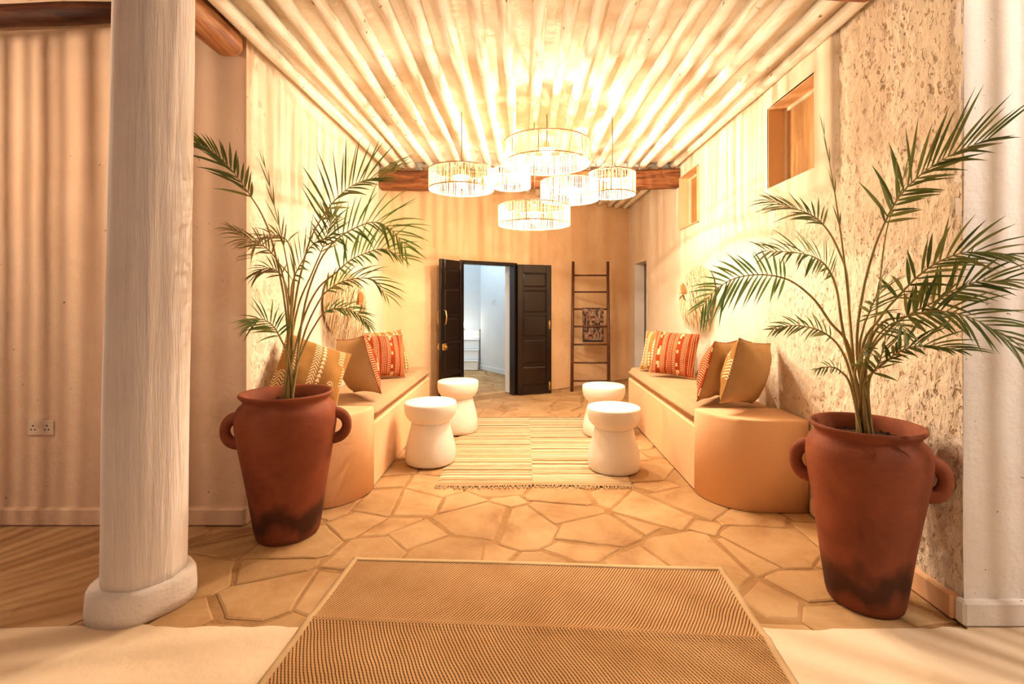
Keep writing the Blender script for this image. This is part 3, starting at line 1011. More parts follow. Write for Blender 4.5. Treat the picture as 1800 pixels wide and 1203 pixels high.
def bench(side, xw, xf, y0, y1, ya, label):
    """side -1 left, +1 right; xw wall face, xf front face, y0 near rounded end, ya end of the arm block, y1 far end"""
    root = empty('built_in_bench', ((xw + xf) / 2, (y0 + y1) / 2, 0))
    tag(root, label, 'bench')
    ox, oy = root.location.x, root.location.y
    r = .33
    def outline(yend, inset=0.0, first=True):
        pts = []
        cx, cy = xf + side * r, y0 + r
        pts.append((xw - side * .013, y0 + inset))
        for k in range(15):
            a = PI / 2 * k / 14
            pts.append((cx - side * (r - inset) * math.sin(a), cy - (r - inset) * math.cos(a)))
        pts.append((xf + side * inset, yend)); pts.append((xw - side * .013, yend))
        return pts
    def prism(mb, o, z0, z1, bev):
        n = len(o)
        cx = sum(p[0] for p in o) / n; cy = sum(p[1] for p in o) / n
        rings = []
        for (ins, z) in ((0, z0), (0, z1 - bev), (bev * .3, z1 - bev * .3), (bev, z1)):
            ring = []
            for (x, y) in o:
                dx, dy = x - cx, y - cy
                ring.append((x - ox - ins * (1 if dx > 0 else -1) * (0 if abs(x - xw) < .02 else 1), y - oy + (ins if dy < 0 else 0), z))
            rings += ring
        fs = []
        for q in range(3):
            for k in range(n):
                k2 = (k + 1) % n
                f = (q * n + k, q * n + k2, (q + 1) * n + k2, (q + 1) * n + k)
                fs.append(f if side < 0 else f[::-1])
        t = tuple(3 * n + k for k in range(n))
        fs.append(t if side < 0 else t[::-1])
        t = tuple(range(n)); fs.append(t[::-1] if side < 0 else t)
        mb.add(rings, fs, False)
        for q in range(1):
            for k in range(0, 16): mb.sm[len(mb.sm) - len(fs) + q * n + k] = True
    # outline runs wall->front; orient
    m = MB(); prism(m, outline(ya)[::(1 if side > 0 else 1)], .002, ZS, .014)
    m.build('arm_block', M['plaster_smooth'], root)
    m = MB(); x0, x1 = sorted((xw - side * .013, xf)); m.cbox(x0 - ox + (.0015 if side > 0 else 0), x1 - ox - (.0015 if side < 0 else 0), ya - .04 - oy, y1 - oy, .002, .445, .010)
    m.build('plinth', M['plaster_smooth'], root)
    return root


bench(-1, XL, -1.03, 2.98, 5.38, 3.36, 'peach plastered built-in bench along the wall with the raffia hanging and four cushions')
bench(1, XR, 1.17, 2.95, 5.34, 3.29, 'peach plastered built-in bench along the wall with the high board-closed openings')


def seat_pad(x0, x1, y0, y1, z0, z1, label):
    r = empty('seat_cushion', ((x0 + x1) / 2, (y0 + y1) / 2, z0)); tag(r, label, 'cushion')
    hx, hy, t = (x1 - x0) / 2, (y1 - y0) / 2, z1 - z0
    nx, ny = 16, 56
    V = []; fs = []
    for (s_, zb) in ((1, t), (-1, 0)):
        b = len(V)
        for j in range(ny + 1):
            for i in range(nx + 1):
                u, v = -1 + 2 * i / nx, -1 + 2 * j / ny
                e = (1 - abs(u) ** 14) * (1 - abs(v) ** 40)
                z = t / 2 + s_ * t / 2 * (max(e, 0) ** .33)
                if s_ > 0: z += .006 * math.sin(v * 8 + 1) * (1 - u * u) - .003
                V.append((u * hx, v * hy, z))
        for j in range(ny):
            for i in range(nx):
                q = (b + j * (nx + 1) + i, b + j * (nx + 1) + i + 1, b + (j + 1) * (nx + 1) + i + 1, b + (j + 1) * (nx + 1) + i)
                fs.append(q if s_ > 0 else q[::-1])
    m = MB(); m.add(V, fs, True); m.build('pad', M['cushion'], r)
    m = MB()
    loop = [(hx - .004, hy - .004), (hx - .004, -hy + .004), (-hx + .004, -hy + .004), (-hx + .004, hy - .004), (hx - .004, hy - .004)]
    m.tube([(a, b, t / 2) for a, b in loop], .004, 6, False); m.build('seam', M['cushion'], r)


seat_pad(XL + .02, -1.022, 3.37, 5.36, .447, ZS + .004, 'long linen seat pad on the bench under the raffia hanging with four cushions')
seat_pad(1.162, XR - .02, 3.30, 5.33, .447, ZS + .004, 'long linen seat pad on the bench under the high board-closed openings')


# ------------------------------------------------------------------ cushions
def pillow(loc, nrm, size, t, roll, front, back, label, group, piping=None):
    """nrm: direction the printed front faces"""
    root = empty('throw_cushion', (loc[0], loc[1], loc[2] + .012))
    tag(root, label, 'cushion', group)
    n = Vector(nrm).normalized()
    up = Vector((0, 0, 1)); up = (up - n * up.dot(n)).normalized()
    right = up.cross(n).normalized()        # local x
    Rm = Matrix((( right.x, -n.x, up.x), (right.y, -n.y, up.y), (right.z, -n.z, up.z)))      # local y = -n (front faces -y)
    Rm = Rm @ Matrix.Rotation(roll, 3, 'Y')
    root.rotation_euler = Rm.to_euler()
    K = 22
    rr = random.Random(int(abs(loc[0] * 971 + loc[1] * 313)))
    ph = [rr.uniform(0, 6) for _ in range(4)]
    for (nm, sg, mt) in (('front_panel', -1, front), ('back_panel', 1, back)):
        V = []; fs = []
        for j in range(K + 1):
            for i in range(K + 1):
                u, v = -1 + 2 * i / K, -1 + 2 * j / K
                x = u * size / 2 * (1 - .075 * (1 - v * v)); z = v * size / 2 * (1 - .075 * (1 - u * u))
                e = max((1 - u * u) * (1 - v * v), 0) ** .55
                y = sg * t * .72 * e
                y += .008 * math.sin(u * 5 + ph[0] + v * 3) * e + .007 * math.sin(v * 9 + ph[1] - u * 6) * e * (u * u + v * v)
                V.append((x, y, z))
        for j in range(K):
            for i in range(K):
                q = (j * (K + 1) + i, j * (K + 1) + i + 1, (j + 1) * (K + 1) + i + 1, (j + 1) * (K + 1) + i)
                fs.append(q if sg < 0 else q[::-1])
        m = MB(); m.add(V, fs, True); m.build(nm, mt, root)
    m = MB(); pts = []
    for s_ in range(4):
        for k in range(12):
            w_ = -1 + 2 * k / 12
            u, v = ((w_, -1), (1, w_), (-w_, 1), (-1, -w_))[s_]
            pts.append((u * size / 2 * (1 - .075 * (1 - v * v)), 0, v * size / 2 * (1 - .075 * (1 - u * u))))
    m.tube(pts + [pts[0]], .0035, 6, False); m.build('seam', piping or back, root)
    return root


GL = 'cushions on the bench under the raffia hanging'
GR = 'cushions on the bench under the high openings'
pillow((-1.305, 4.50, .770), (.55, -.78, .32), .42, .15, .06, M['print_red'], M['linen'], 'rust red printed cushion standing in front of a mustard one below the raffia hanging', GL)
pillow((-1.365, 4.86, .771), (.62, -.70, .34), .43, .13, -.04, M['print_mustard'], M['linen'], 'mustard cushion with white triangles behind the rust red one below the raffia hanging', GL)
pillow((-1.235, 3.64, .797), (.66, .70, .26), .44, .17, .12, M['print_red_b'], M['linen'], 'plain linen backed cushion with a rust red printed face turned to the far door', GL, M['print_red_b'])
pillow((-1.375, 3.15, .818), (.62, -.62, .46), .44, .15, .45, M['print_mustard_b'], M['linen'], 'mustard cushion with white zigzags leaning behind the terracotta pot', GL)
pillow((1.44, 4.58, .782), (-.55, -.78, .32), .43, .15, .05, M['print_red'], M['linen'], 'rust red printed cushion leaning at the far end of the bench under the openings', GR)
pillow((1.42, 4.92, .763), (-.60, -.72, .36), .42, .13, .02, M['print_mustard'], M['linen'], 'mustard cushion with white triangles at the bench end by the dark narrow door', GR)
pillow((1.500, 3.24, .805), (-.58, .78, .22), .44, .17, -.14, M['print_mustard_b'], M['linen'], 'plain linen backed cushion with a mustard edge on the rounded bench arm', GR, M['print_mustard_b'])
pillow((1.415, 3.50, .785), (-.70, .66, .26), .44, .15, -.05, M['print_red_b'], M['linen'], 'rust red printed cushion squeezed behind the plain linen backed one on the bench', GR, M['print_red_b'])


# ------------------------------------------------------------------ stools
def stool(x, y, rad, h, label):
    r = empty('stool', (x, y, .0115)); tag(r, label, 'stool', 'white hourglass stools on the striped rug')
    s, k = rad / .20, h / .48
    body = [(.0, 0), (.178, .0), (.188, .006), (.193, .03), (.196, .07), (.192, .115), (.180, .17), (.166, .225), (.154, .275), (.147, .310), (.145, .322)]
    m = MB(); m.lathe([(a * s, b * k) for a, b in body], 64); m.build('base', M['stool'], r)
    top = [(.138, .316), (.147, .326), (.163, .339), (.180, .358), (.193, .384), (.199, .412), (.201, .440), (.200, .468), (.197, .476), (.190, .480), (.0, .481)]
    m = MB(); m.lathe([(a * s, b * k) for a, b in top], 64); m.build('seat', M['stool'], r)


stool(-.735, 3.88, .205, .478, 'white hourglass stool beside the bench with four cushions, closer to the jute mat')
stool(-.635, 4.78, .200, .495, 'white hourglass stool beside the open dark door leaf with the brass handle')
stool(.705, 3.72, .202, .472, 'white hourglass stool beside the rounded bench arm opposite the four cushion bench')
stool(.785, 4.66, .203, .472, 'white hourglass stool standing before the wooden ladder')

# ------------------------------------------------------------------ rugs
rg = empty('striped_rug', (.075, 4.36, 0)); tag(rg, 'cream and tan striped cotton rug with fringed ends between the stools', 'rug')
m = MB(); nx, ny = 40, 70; V = []; fs = []
hx, hy = .69, .98
for j in range(ny + 1):
    for i in range(nx + 1):
        u, v = -1 + 2 * i / nx, -1 + 2 * j / ny
        x = u * hx + .012 * math.sin(v * 6) * abs(u); y = v * hy + .012 * math.sin(u * 4 + 1)
        z = .0095 + .0012 * math.sin(v * 31 + u * 3)
        if abs(u) > .999 or abs(v) > .999: z = .004
        V.append((x, y, z))
for j in range(ny):
    for i in range(nx):
        fs.append((j * (nx + 1) + i, j * (nx + 1) + i + 1, (j + 1) * (nx + 1) + i + 1, (j + 1) * (nx + 1) + i))
m.add(V, fs, True); m.build('woven_field', M['stripe'], rg)
m = MB(); m.tube([(0.004 * math.sin(k * 1.3), -hy + .01 + k * (2 * hy - .02) / 40, .0102) for k in range(41)], .004, 6); m.build('centre_seam', M['binding'], rg)
for sg in (-1, 1):
    m = MB(); rr = random.Random(5)
    for k in range(110):
        x = -hx + .01 + k * (2 * hx - .02) / 109
        y = sg * hy + .012 * math.sin(x / hx * 4 + 1)
        a = rr.uniform(-.02, .02); L = rr.uniform(.03, .055)
        m.tube([(x, y - sg * .004, .007), (x + a * .5, y + sg * L * .5, .007), (x + a + rr.uniform(-.01, .01), y + sg * L, .004)], .0028, 4, False)
    o = m.build('fringe', M['binding'], rg); o['kind'] = 'stuff'

ja = math.radians(3.0)
jr = empty('jute_rug', (.02, 1.60, 0), -ja)
tag(jr, 'large woven jute doormat rug with a tan cloth border at the entrance', 'rug')
hx, hy = .905, .77
m = MB(); nx, ny = 60, 60; V = []; fs = []
bw = .028


def jz(x, y):
    yc = .285 - .012 * x
    ridge = .010 * math.exp(-((y - yc) / .022) ** 2) + .004 * math.exp(-((y - yc + .05) / .05) ** 2)
    return .016 + ridge + .0015 * math.sin(x * 5 + y * 3)


for j in range(ny * 2 + 1):
    for i in range(nx + 1):
        x = -(hx - bw) + 2 * (hx - bw) * i / nx; y = -(hy - bw) + 2 * (hy - bw) * j / (ny * 2)
        V.append((x, y, jz(x, y)))
for j in range(ny * 2):
    for i in range(nx):
        fs.append((j * (nx + 1) + i, j * (nx + 1) + i + 1, (j + 1) * (nx + 1) + i + 1, (j + 1) * (nx + 1) + i))
m.add(V, fs, True); m.build('woven_field', M['jute'], jr)


def strip(mb, a, b, w):
    """bound edge following the rug's surface: a->b outer line, w inward"""
    a, b, w = Vector(a), Vector(b), Vector(w)
    K = 40; V = []; fs = []
    for k in range(K + 1):
        p = a + (b - a) * k / K
        for (t, dz) in ((0, None), (0, 0.001), (.5, .004), (1, .0035), (1.03, -.004)):
            q = p + w * t
            V.append((q.x, q.y, .004 if dz is None else jz(q.x, q.y) + dz))
    for k in range(K):
        for i in range(4):
            fs.append((k * 5 + i, (k + 1) * 5 + i, (k + 1) * 5 + i + 1, k * 5 + i + 1))
    mb.add(V, fs, True)


for (a, b, w_) in (((-hx, -hy), (-hx, hy), (bw, 0)), ((hx, hy), (hx, -hy), (-bw, 0)), ((-hx + bw, hy), (hx - bw, hy), (0, -bw)), ((hx - bw, -hy), (-hx + bw, -hy), (0, bw))):
    m = MB(); strip(m, (*a, 0), (*b, 0), (*w_, 0)); m.build('border', M['binding'], jr)


# ------------------------------------------------------------------ potted palms
def cat(pts, n):
    """Catmull-Rom through pts"""
    P = [pts[0] * 2 - pts[1]] + pts + [pts[-1] * 2 - pts[-2]]
    out = []
    segs = len(pts) - 1
    for k in range(n + 1):
        t = k / n * segs
        i = min(int(t), segs - 1); f = t - i
        a, b, c, d = P[i], P[i + 1], P[i + 2], P[i + 3]
        out.append(.5 * ((2 * b) + (c - a) * f + (2 * a - 5 * b + 4 * c - d) * f * f + (3 * b - 3 * c + d - a) * f ** 3))
    return out


def keep(p, o):
    """keep foliage out of the walls (p local to a plant standing at o)"""
    w = p + o
    if w.x > 1.715 and w.y > 1.895:
        if w.y - 1.895 < w.x - 1.715: w.y = 1.895
        else: w.x = 1.715
    if w.x < -1.565 and w.y > 2.755:
        if w.y - 2.755 < -1.565 - w.x: w.y = 2.755
        else: w.x = -1.565
    return w - o


def leaflet(base, d, nrm, L, w, droop, mat, parent, rr, o):
    d = d.normalized()
    side = d.cross(nrm).normalized()
    V = []; fs = []
    K = 4
    p = base.copy(); dd = d.copy()
    prof = (.35, .95, 1.0, .62, .05)
    for k in range(K + 1):
        ww = w * prof[k]
        cr = nrm * (ww * .35)
        V += [tuple(keep(p - side * ww + cr, o)), tuple(keep(p, o)), tuple(keep(p + side * ww + cr, o))]
        dd = (dd + Vector((0, 0, -1)) * droop / K).normalized()
        p = p + dd * (L / K)
    for k in range(K):
        for s in (0, 1):
            a = k * 3 + s
            fs.append((a, a + 1, a + 4, a + 3))
    m = MB(); m.add(V, fs, True)
    return m.build('leaflet', mat, parent)


def frond(root, pts, s0, n, lup, ldn, mat, nrm=(0, -.85, .5), droop=.35, w=.010, fwd=.62, seed=0, rad=.0065, gap=0.0):
    """pts: world points from the pot to the tip; s0: where the leaflets begin (0..1 of the curve)"""
    rr = random.Random(seed)
    o = root.location
    C = [keep(c, o) for c in cat([Vector(p) - o for p in pts], 36)]
    m = MB(); m.tube(C, [rad * (1 - .82 * k / 36) for k in range(37)], 6)
    fr = m.build('frond', M['stem'], root)
    N0 = Vector(nrm).normalized()
    for i in range(n):
        s = i / max(n - 1, 1)
        t = (s0 + (1 - s0) * s) * 36
        k = min(int(t), 35); f = t - k
        p = C[k].lerp(C[k + 1], f)
        T_ = (C[k + 1] - C[max(k - 1, 0)]).normalized()
        S = T_.cross(N0).normalized()
        nn_ = S.cross(T_).normalized()
        env = (.55 + .65 * math.sin(PI * min(1, .15 + s * .72))) / 1.2
        ff = fwd + .5 * s
        for sg, LL in ((-1, lup), (1, ldn)):
            if LL <= 0 or rr.random() < gap: continue
            L = LL * 1.2 * env * rr.uniform(.8, 1.1)
            d = T_ * ff + S * sg * (.85 - .45 * s) * rr.uniform(.7, 1.25) + nn_ * rr.uniform(.05, .35) + Vector((0, 0, .12 + .12 * rr.uniform(-1, 1)))
            leaflet(p, d, nn_, L, w * .62 * rr.uniform(.75, 1.2) * (1 - .35 * s), droop * rr.uniform(.7, 1.9), mat, fr, rr, o)
    return fr


def pot(root, prof, hz, hout, phi, Hh):
    m = MB()
    m.lathe(prof, 72, wob=lambda a, z, r: .0025 * math.sin(3 * a + z * 5) + .002 * math.sin(a * 2 + 1), close=False)
    po = m.build('pot', M['terracotta'], root)
    for sg in (0, PI):
        a = phi + sg
        d = Vector((math.cos(a), math.sin(a), 0))
        r0 = hout[0]; out = hout[1]
        zc = hz; hh = hout[2]
        pts = []
        for k in range(15):
            t = PI * (k / 14) * 1.04 - PI * .02
            pts.append(d * (r0 - .012 + (out - r0) * max(math.sin(t), 0) ** .8) + Vector((0, 0, zc + hh * math.cos(t) + .012)))
        m = MB(); m.tube(pts, [.026 + .006 * abs(math.cos(PI * k / 14)) for k in range(15)], 12); m.build('handle', M['terracotta'], po)
    m = MB()
    rr = random.Random(3)
    rs = prof[-1][0]
    zs = prof[-1][1]
    m.lathe([(rs + .004, zs + .004), (rs * .6, zs + .014), (rs * .25, zs + .02), (.0, zs + .018)], 32, wob=lambda a, z, r: 0, close=False)
    so_ = m.build('soil', M['soil'], root)
    m = MB()
    for k in range(150):
        a = rr.uniform(0, 6.28); q = rs * math.sqrt(rr.random()) * .93
        s = rr.uniform(.005, .012); x, y, z = q * math.cos(a), q * math.sin(a), zs + .012
        P = [(x + rr.uniform(.5, 1) * s * dx, y + rr.uniform(.5, 1) * s * dy, z + rr.uniform(.4, 1) * s * dz) for dx, dy, dz in ((1, 0, 0), (-1, 0, 0), (0, 1, 0), (0, -1, 0), (0, 0, 1), (0, 0, -1))]
        m.add(P, [(0, 2, 4), (2, 1, 4), (1, 3, 4), (3, 0, 4), (2, 0, 5), (1, 2, 5), (3, 1, 5), (0, 3, 5)])
    o = m.build('soil_crumbs', M['soil'], so_); o['kind'] = 'stuff'


def pprof(R, Hh):
    q = [(.0, .0), (.58, .0), (.615, .008), (.645, .04), (.70, .16), (.775, .33), (.86, .50), (.945, .66), (.99, .76), (1.0, .82), (.985, .87), (.935, .905),
         (.855, .928), (.835, .942), (.850, .956), (.900, .972), (.925, .982), (.928, .992), (.910, 1.0), (.875, .998), (.835, .982), (.790, .955), (.765, .93), (.76, .905)]
    return [(a * R, b * Hh) for a, b in q]


# palm by the four cushion bench ---------------------------------------
LPX, LPY = -1.31, 2.70
pl = empty('potted_palm', (LPX, LPY, .002))
tag(pl, 'areca palm in a reddish terracotta pot beside the whitewashed column', 'plant', 'palms in terracotta pots')
HL = .79
pot(pl, pprof(.258, HL), .575, (.24, .325, .075), PI + math.radians(14), HL)
pf = lambda zx, zy, Y: at(330 + zx * .3906, 230 + zy * .3906, Y)


def seq(f, base, lst, y0, y1):
    """image polyline -> world points, the distance going from y0 to y1 along it"""
    out = [Vector(base)]
    for i, (a, b) in enumerate(lst):
        t = (i + 1) / len(lst)
        out.append(f(a, b, y0 + (y1 - y0) * t))
    return out


def bs(x, y, k, z):   # stems leave the soil close together
    return (x + .028 * math.cos(k * 2.4), y + .024 * math.sin(k * 2.4), z)


zb = .735
L = M['leaf_l']; LD = M['leaf']; DY = M['leaf_dry']
Y0 = LPY
frond(pl, seq(pf, bs(LPX, Y0, 0, zb), [(440, 800), (385, 520), (340, 390), (280, 290), (200, 180), (120, 100), (45, 58)], Y0, Y0 - .18), .56, 17, .20, .12, LD, (.35, -.8, .45), .25, .012, .95, 1)
frond(pl, seq(pf, bs(LPX, Y0, 1, zb), [(455, 720), (440, 560), (395, 360), (350, 170)], Y0, Y0 - .03), .55, 5, .14, .10, LD, (0, -1, .1), .0, .006, 3.5, 2, .006)
frond(pl, seq(pf, bs(LPX, Y0, 2, zb), [(480, 800), (520, 600), (560, 470), (640, 340), (720, 262), (800, 222), (888, 212)], Y0, Y0 + .02), .50, 19, .27, .14, LD, (-.1, -.95, .3), .22, .011, .42, 3)
frond(pl, seq(pf, bs(LPX, Y0, 3, zb), [(520, 820), (580, 620), (640, 520), (720, 455), (830, 412), (910, 440), (975, 515)], Y0, Y0 - .20), .48, 19, .22, .17, L, (-.1, -.9, .4), .35, .011, .45, 4)
frond(pl, seq(pf, bs(LPX, Y0, 4, zb), [(510, 880), (580, 720), (660, 645), (730, 585), (800, 552), (880, 532), (968, 572)], Y0, Y0 - .12), .48, 17, .19, .10, L, (-.1, -.9, .4), .35, .011, .5, 5)
frond(pl, seq(pf, bs(LPX, Y0, 5, zb), [(520, 930), (590, 770), (640, 712), (720, 672), (820, 668), (888, 732)], Y0, Y0 + .12), .46, 15, .17, .10, LD, (0, -.8, .6), .5, .010, .75, 6)
frond(pl, seq(pf, bs(LPX, Y0, 6, zb), [(455, 850), (425, 640), (385, 560), (330, 512), (270, 486), (205, 446)], Y0, Y0 - .22), .52, 14, .12, .10, DY, (.2, -.85, .5), .45, .008, .8, 7)
frond(pl, seq(pf, bs(LPX, Y0, 7, zb), [(462, 860), (470, 690), (520, 580), (565, 510), (650, 470)], Y0, Y0 - .25), .42, 16, .17, .17, LD, (-.3, -.8, .5), .4, .011, .6, 8)
frond(pl, seq(pf, bs(LPX, Y0, 8, zb), [(455, 1030), (415, 930), (385, 880), (340, 850), (300, 860)], Y0, Y0 - .16), .42, 13, .17, .12, L, (.2, -.85, .5), .4, .009, .5, 9)
frond(pl, seq(pf, bs(LPX, Y0, 9, zb), [(520, 980), (570, 880), (620, 815), (690, 800), (760, 822), (810, 872)], Y0, Y0 - .05), .50, 13, .10, .09, L, (0, -.8, .6), .5, .009, .8, 10)
frond(pl, seq(pf, bs(LPX, Y0, 10, zb), [(470, 800), (480, 620), (450, 500), (390, 470), (330, 490), (290, 545)], Y0, Y0 + .10), .50, 14, .12, .13, DY, (.2, -.85, .5), .5, .008, .7, 11)
frond(pl, seq(pf, bs(LPX, Y0, 11, zb), [(470, 850), (440, 690), (400, 630), (350, 620), (310, 645)], Y0, Y0 - .12), .50, 11, .10, .09, DY, (.2, -.85, .5), .5, .008, .7, 12)
frond(pl, seq(pf, bs(LPX, Y0, 12, zb), [(490, 820), (560, 640), (610, 520), (640, 430), (650, 390)], Y0, Y0 + .10), .55, 12, .15, .15, LD, (-.1, -.95, .2), .25, .010, .6, 13)

# palm in front of the porch wall ---------------------------------------
RPX, RPY = 1.49, 2.10
pp = empty('potted_palm', (RPX, RPY, .002))
tag(pp, 'areca palm in a sooty dark terracotta pot against the pitted stucco wall', 'plant', 'palms in terracotta pots')
HR = .765
pot(pp, pprof(.230, HR), .555, (.214, .277, .070), math.radians(-35), HR)
qf = lambda zx, zy, Y: at(1220 + zx * .3989, 220 + zy * .3989, Y)
zb = .715
Y0 = RPY
D = M['leaf']
frond(pp, seq(qf, bs(RPX, Y0, 1, zb), [(700, 1000), (662, 600), (620, 300), (575, 48)], Y0, Y0 - .02), .62, 4, .12, .08, D, (0, -1, .1), .0, .005, 4.0, 21, .0065)
frond(pp, seq(qf, bs(RPX, Y0, 2, zb), [(718, 1000), (742, 750), (790, 560), (830, 455), (885, 345), (955, 258), (1050, 182), (1160, 118), (1295, 62)], Y0, Y0 - .30), .47, 22, .21, .12, D, (.1, -.95, .3), .18, .011, .45, 22)
frond(pp, seq(qf, bs(RPX, Y0, 3, zb), [(760, 1000), (800, 850), (842, 500), (890, 330), (955, 142)], Y0, Y0 - .06), .70, 4, .10, .07, D, (0, -1, .1), .0, .005, 4.0, 23, .006)
frond(pp, seq(qf, bs(RPX, Y0, 4, zb), [(690, 1000), (600, 870), (530, 770), (440, 695), (360, 666), (270, 660), (180, 676), (100, 722), (42, 790)], Y0, Y0 - .10), .50, 21, .19, .12, M['leaf_l'], (0, -.95, .3), .28, .010, .40, 24)
frond(pp, seq(qf, bs(RPX, Y0, 5, zb), [(668, 960), (632, 740), (600, 650), (560, 600), (500, 572), (420, 560), (320, 555)], Y0, Y0 - .18), .40, 19, .13, .12, D, (.2, -.85, .5), .4, .010, .5, 25)
frond(pp, seq(qf, bs(RPX, Y0, 6, zb), [(690, 900), (672, 660), (640, 560), (600, 480), (550, 420), (490, 385), (420, 362), (342, 335)], Y0, Y0 + .10), .58, 16, .15, .10, D, (.1, -.9, .4), .35, .008, .7, 26)
frond(pp, seq(qf, bs(RPX, Y0, 7, zb), [(740, 1000), (820, 850), (900, 755), (1000, 655), (1100, 592), (1210, 560), (1340, 576)], Y0, Y0 - .38), .42, 16, .16, .14, D, (.1, -.9, .4), .35, .011, .55, 27)
frond(pp, seq(qf, bs(RPX, Y0, 8, zb), [(760, 1050), (860, 900), (960, 830), (1060, 778), (1150, 725), (1250, 690), (1350, 690)], Y0, Y0 - .34), .40, 16, .15, .13, D, (.1, -.9, .4), .35, .011, .55, 28)
frond(pp, seq(qf, bs(RPX, Y0, 9, zb), [(765, 1000), (830, 872), (920, 848), (1030, 824), (1120, 824), (1220, 850), (1330, 910), (1440, 1000)], Y0, Y0 - .42), .40, 18, .17, .15, D, (0, -.9, .4), .35, .011, .45, 29)
frond(pp, seq(qf, bs(RPX, Y0, 10, zb), [(770, 1130), (850, 1040), (920, 992), (1020, 972), (1160, 990)], Y0, Y0 - .32), .40, 15, .14, .06, D, (0, -.9, .4), .35, .010, .75, 30)
frond(pp, seq(qf, bs(RPX, Y0, 11, zb), [(690, 1100), (645, 985), (580, 920), (500, 890), (420, 885), (352, 902)], Y0, Y0 - .16), .45, 15, .09, .08, D, (0, -.9, .4), .4, .008, .85, 31)
frond(pp, seq(qf, bs(RPX, Y0, 12, zb), [(690, 1150), (645, 1085), (600, 1066), (545, 1076)], Y0, Y0 - .12), .50, 8, .06, .05, D, (0, -.9, .4), .4, .007, .9, 32)
frond(pp, seq(qf, bs(RPX, Y0, 13, zb), [(730, 1040), (745, 900), (775, 820), (805, 745), (815, 690)], Y0, Y0 - .28), .50, 13, .12, .13, D, (0, -.9, .4), .5, .011, .5, 33)
frond(pp, seq(qf, bs(RPX, Y0, 14, zb), [(740, 1100), (790, 960), (850, 890), (900, 870), (940, 930)], Y0, Y0 - .30), .50, 12, .10, .11, D, (0, -.9, .4), .5, .011, .5, 34)
frond(pp, seq(qf, bs(RPX, Y0, 15, zb), [(745, 1150), (800, 1080), (830, 1000), (845, 930)], Y0, Y0 - .20), .45, 9, .10, .10, D, (0, -.9, .4), .3, .012, .7, 35)
frond(pp, seq(qf, bs(RPX, Y0, 16, zb), [(710, 1120), (730, 1040), (740, 1000), (765, 985)], Y0, Y0 - .20), .40, 9, .07, .07, D, (0, -.9, .4), .3, .010, .7, 36)


# ------------------------------------------------------------------ raffia wall hangings
def raffia(side, xw, y, z, R, label, seed):
    r = empty('raffia_hanging', (xw, y, z)); tag(r, label, 'wall hanging', 'raffia wall hangings')
    s = -side        # into the room
    rr = random.Random(seed)
    m = MB()         # shallow dome
    V = []; fs = []; n, K = 32, 8
    for j in range(K + 1):
        q = j / K
        for k in range(n):
            a = 2 * PI * k / n
            V.append((s * (.012 + .17 * math.cos(q * PI / 2) ** .8), R * 1.12 * q * math.cos(a), R * .92 * q * math.sin(a)))
    for j in range(K):
        for k in range(n):
            k2 = (k + 1) % n
            f = (j * n + k, j * n + k2, (j + 1) * n + k2, (j + 1) * n + k)
            fs.append(f if s < 0 else f[::-1])
    m.add(V, fs, True); m.build('woven_disc', M['raffia'], r)
    m = MB()
    pr = [(s * .205, R * .20 * math.cos(t) , R * .06 + R * .26 * max(math.sin(t), -.35)) for t in [2 * PI * k / 20 for k in range(20)]]
    pr2 = [(s * .12, y_ * 1.12, z_ * 1.08) for (_, y_, z_) in pr]
    m.add(pr + pr2, [tuple(range(20)) if s > 0 else tuple(range(20))[::-1]] + [((k, k + 20, (k + 1) % 20 + 20, (k + 1) % 20) if s > 0 else ((k + 1) % 20, (k + 1) % 20 + 20, k + 20, k)) for k in range(20)])
    m.build('rust_centre', M['rust'], r)
    m = MB()
    for k in range(620):
        a = rr.uniform(0, 2 * PI); q = rr.uniform(.30, .95) * R
        y0, z0 = q * math.cos(a), q * math.sin(a)
        x0 = s * (.02 + .18 * math.cos(min(q / R, 1) * PI / 2) ** .8); y0 *= 1.12
        L = rr.uniform(.5, 1.0) * R * .70
        ox, oz = math.cos(a), math.sin(a)
        P = [(x0, y0, z0), (x0 + s * .02, y0 + ox * L * .28, z0 + oz * L * .28 - L * .10), (x0 + s * .012, y0 + ox * L * .36 + rr.uniform(-.012, .012), z0 + oz * L * .30 - L * .55),
             (max(abs(x0), .02) * s, y0 + ox * L * .38 + rr.uniform(-.02, .02), z0 + oz * L * .28 - L)]
        m.tube(P, [.003, .0032, .0026, .001], 4, False)
    o = m.build('fringe', M['raffia'], r); o['kind'] = 'stuff'


raffia(-1, XL + .010, 4.16, 1.28, .29, 'round raffia hanging with a rust centre above the bench with four cushions', 1)
raffia(1, XR - .006, 4.66, 1.38, .26, 'round raffia hanging with a pale fringe below the high openings', 2)

# ------------------------------------------------------------------ ladder with a throw
la = empty('ladder', (.98, 6.88, 0)); tag(la, 'dark wooden ladder leaning against the back wall', 'ladder')
TY = 7.13 - 6.88; TZ = 1.868
for (x0, x1) in ((.705 - .98, .752 - .98), (1.232 - .98, 1.262 - .98)):
    m = MB(); m.tube([(x0, 0, .004), ((x0 + x1) / 2, TY / 2, TZ / 2), (x1, TY, TZ)], [.024, .023, .021], 10); m.build('rail', M['ladder'], la)
RZ = []
for yy in (484.4, 513.5, 543.7, 574.3, 606, 638, 670):
    z = 1.0
    for _ in range(12):
        Y = 6.88 + TY * z / TZ
        z = H - (yy - PY0) * Y / F
    RZ.append(z)
    t = z / TZ
    m = MB(); m.tube([(-.275 + .047 * t - .02, TY * t, z), (.252 + .03 * t + .02, TY * t, z)], .013, 8); m.build('rung', M['ladder'], la)
z3 = RZ[2]; y3 = TY * z3 / TZ
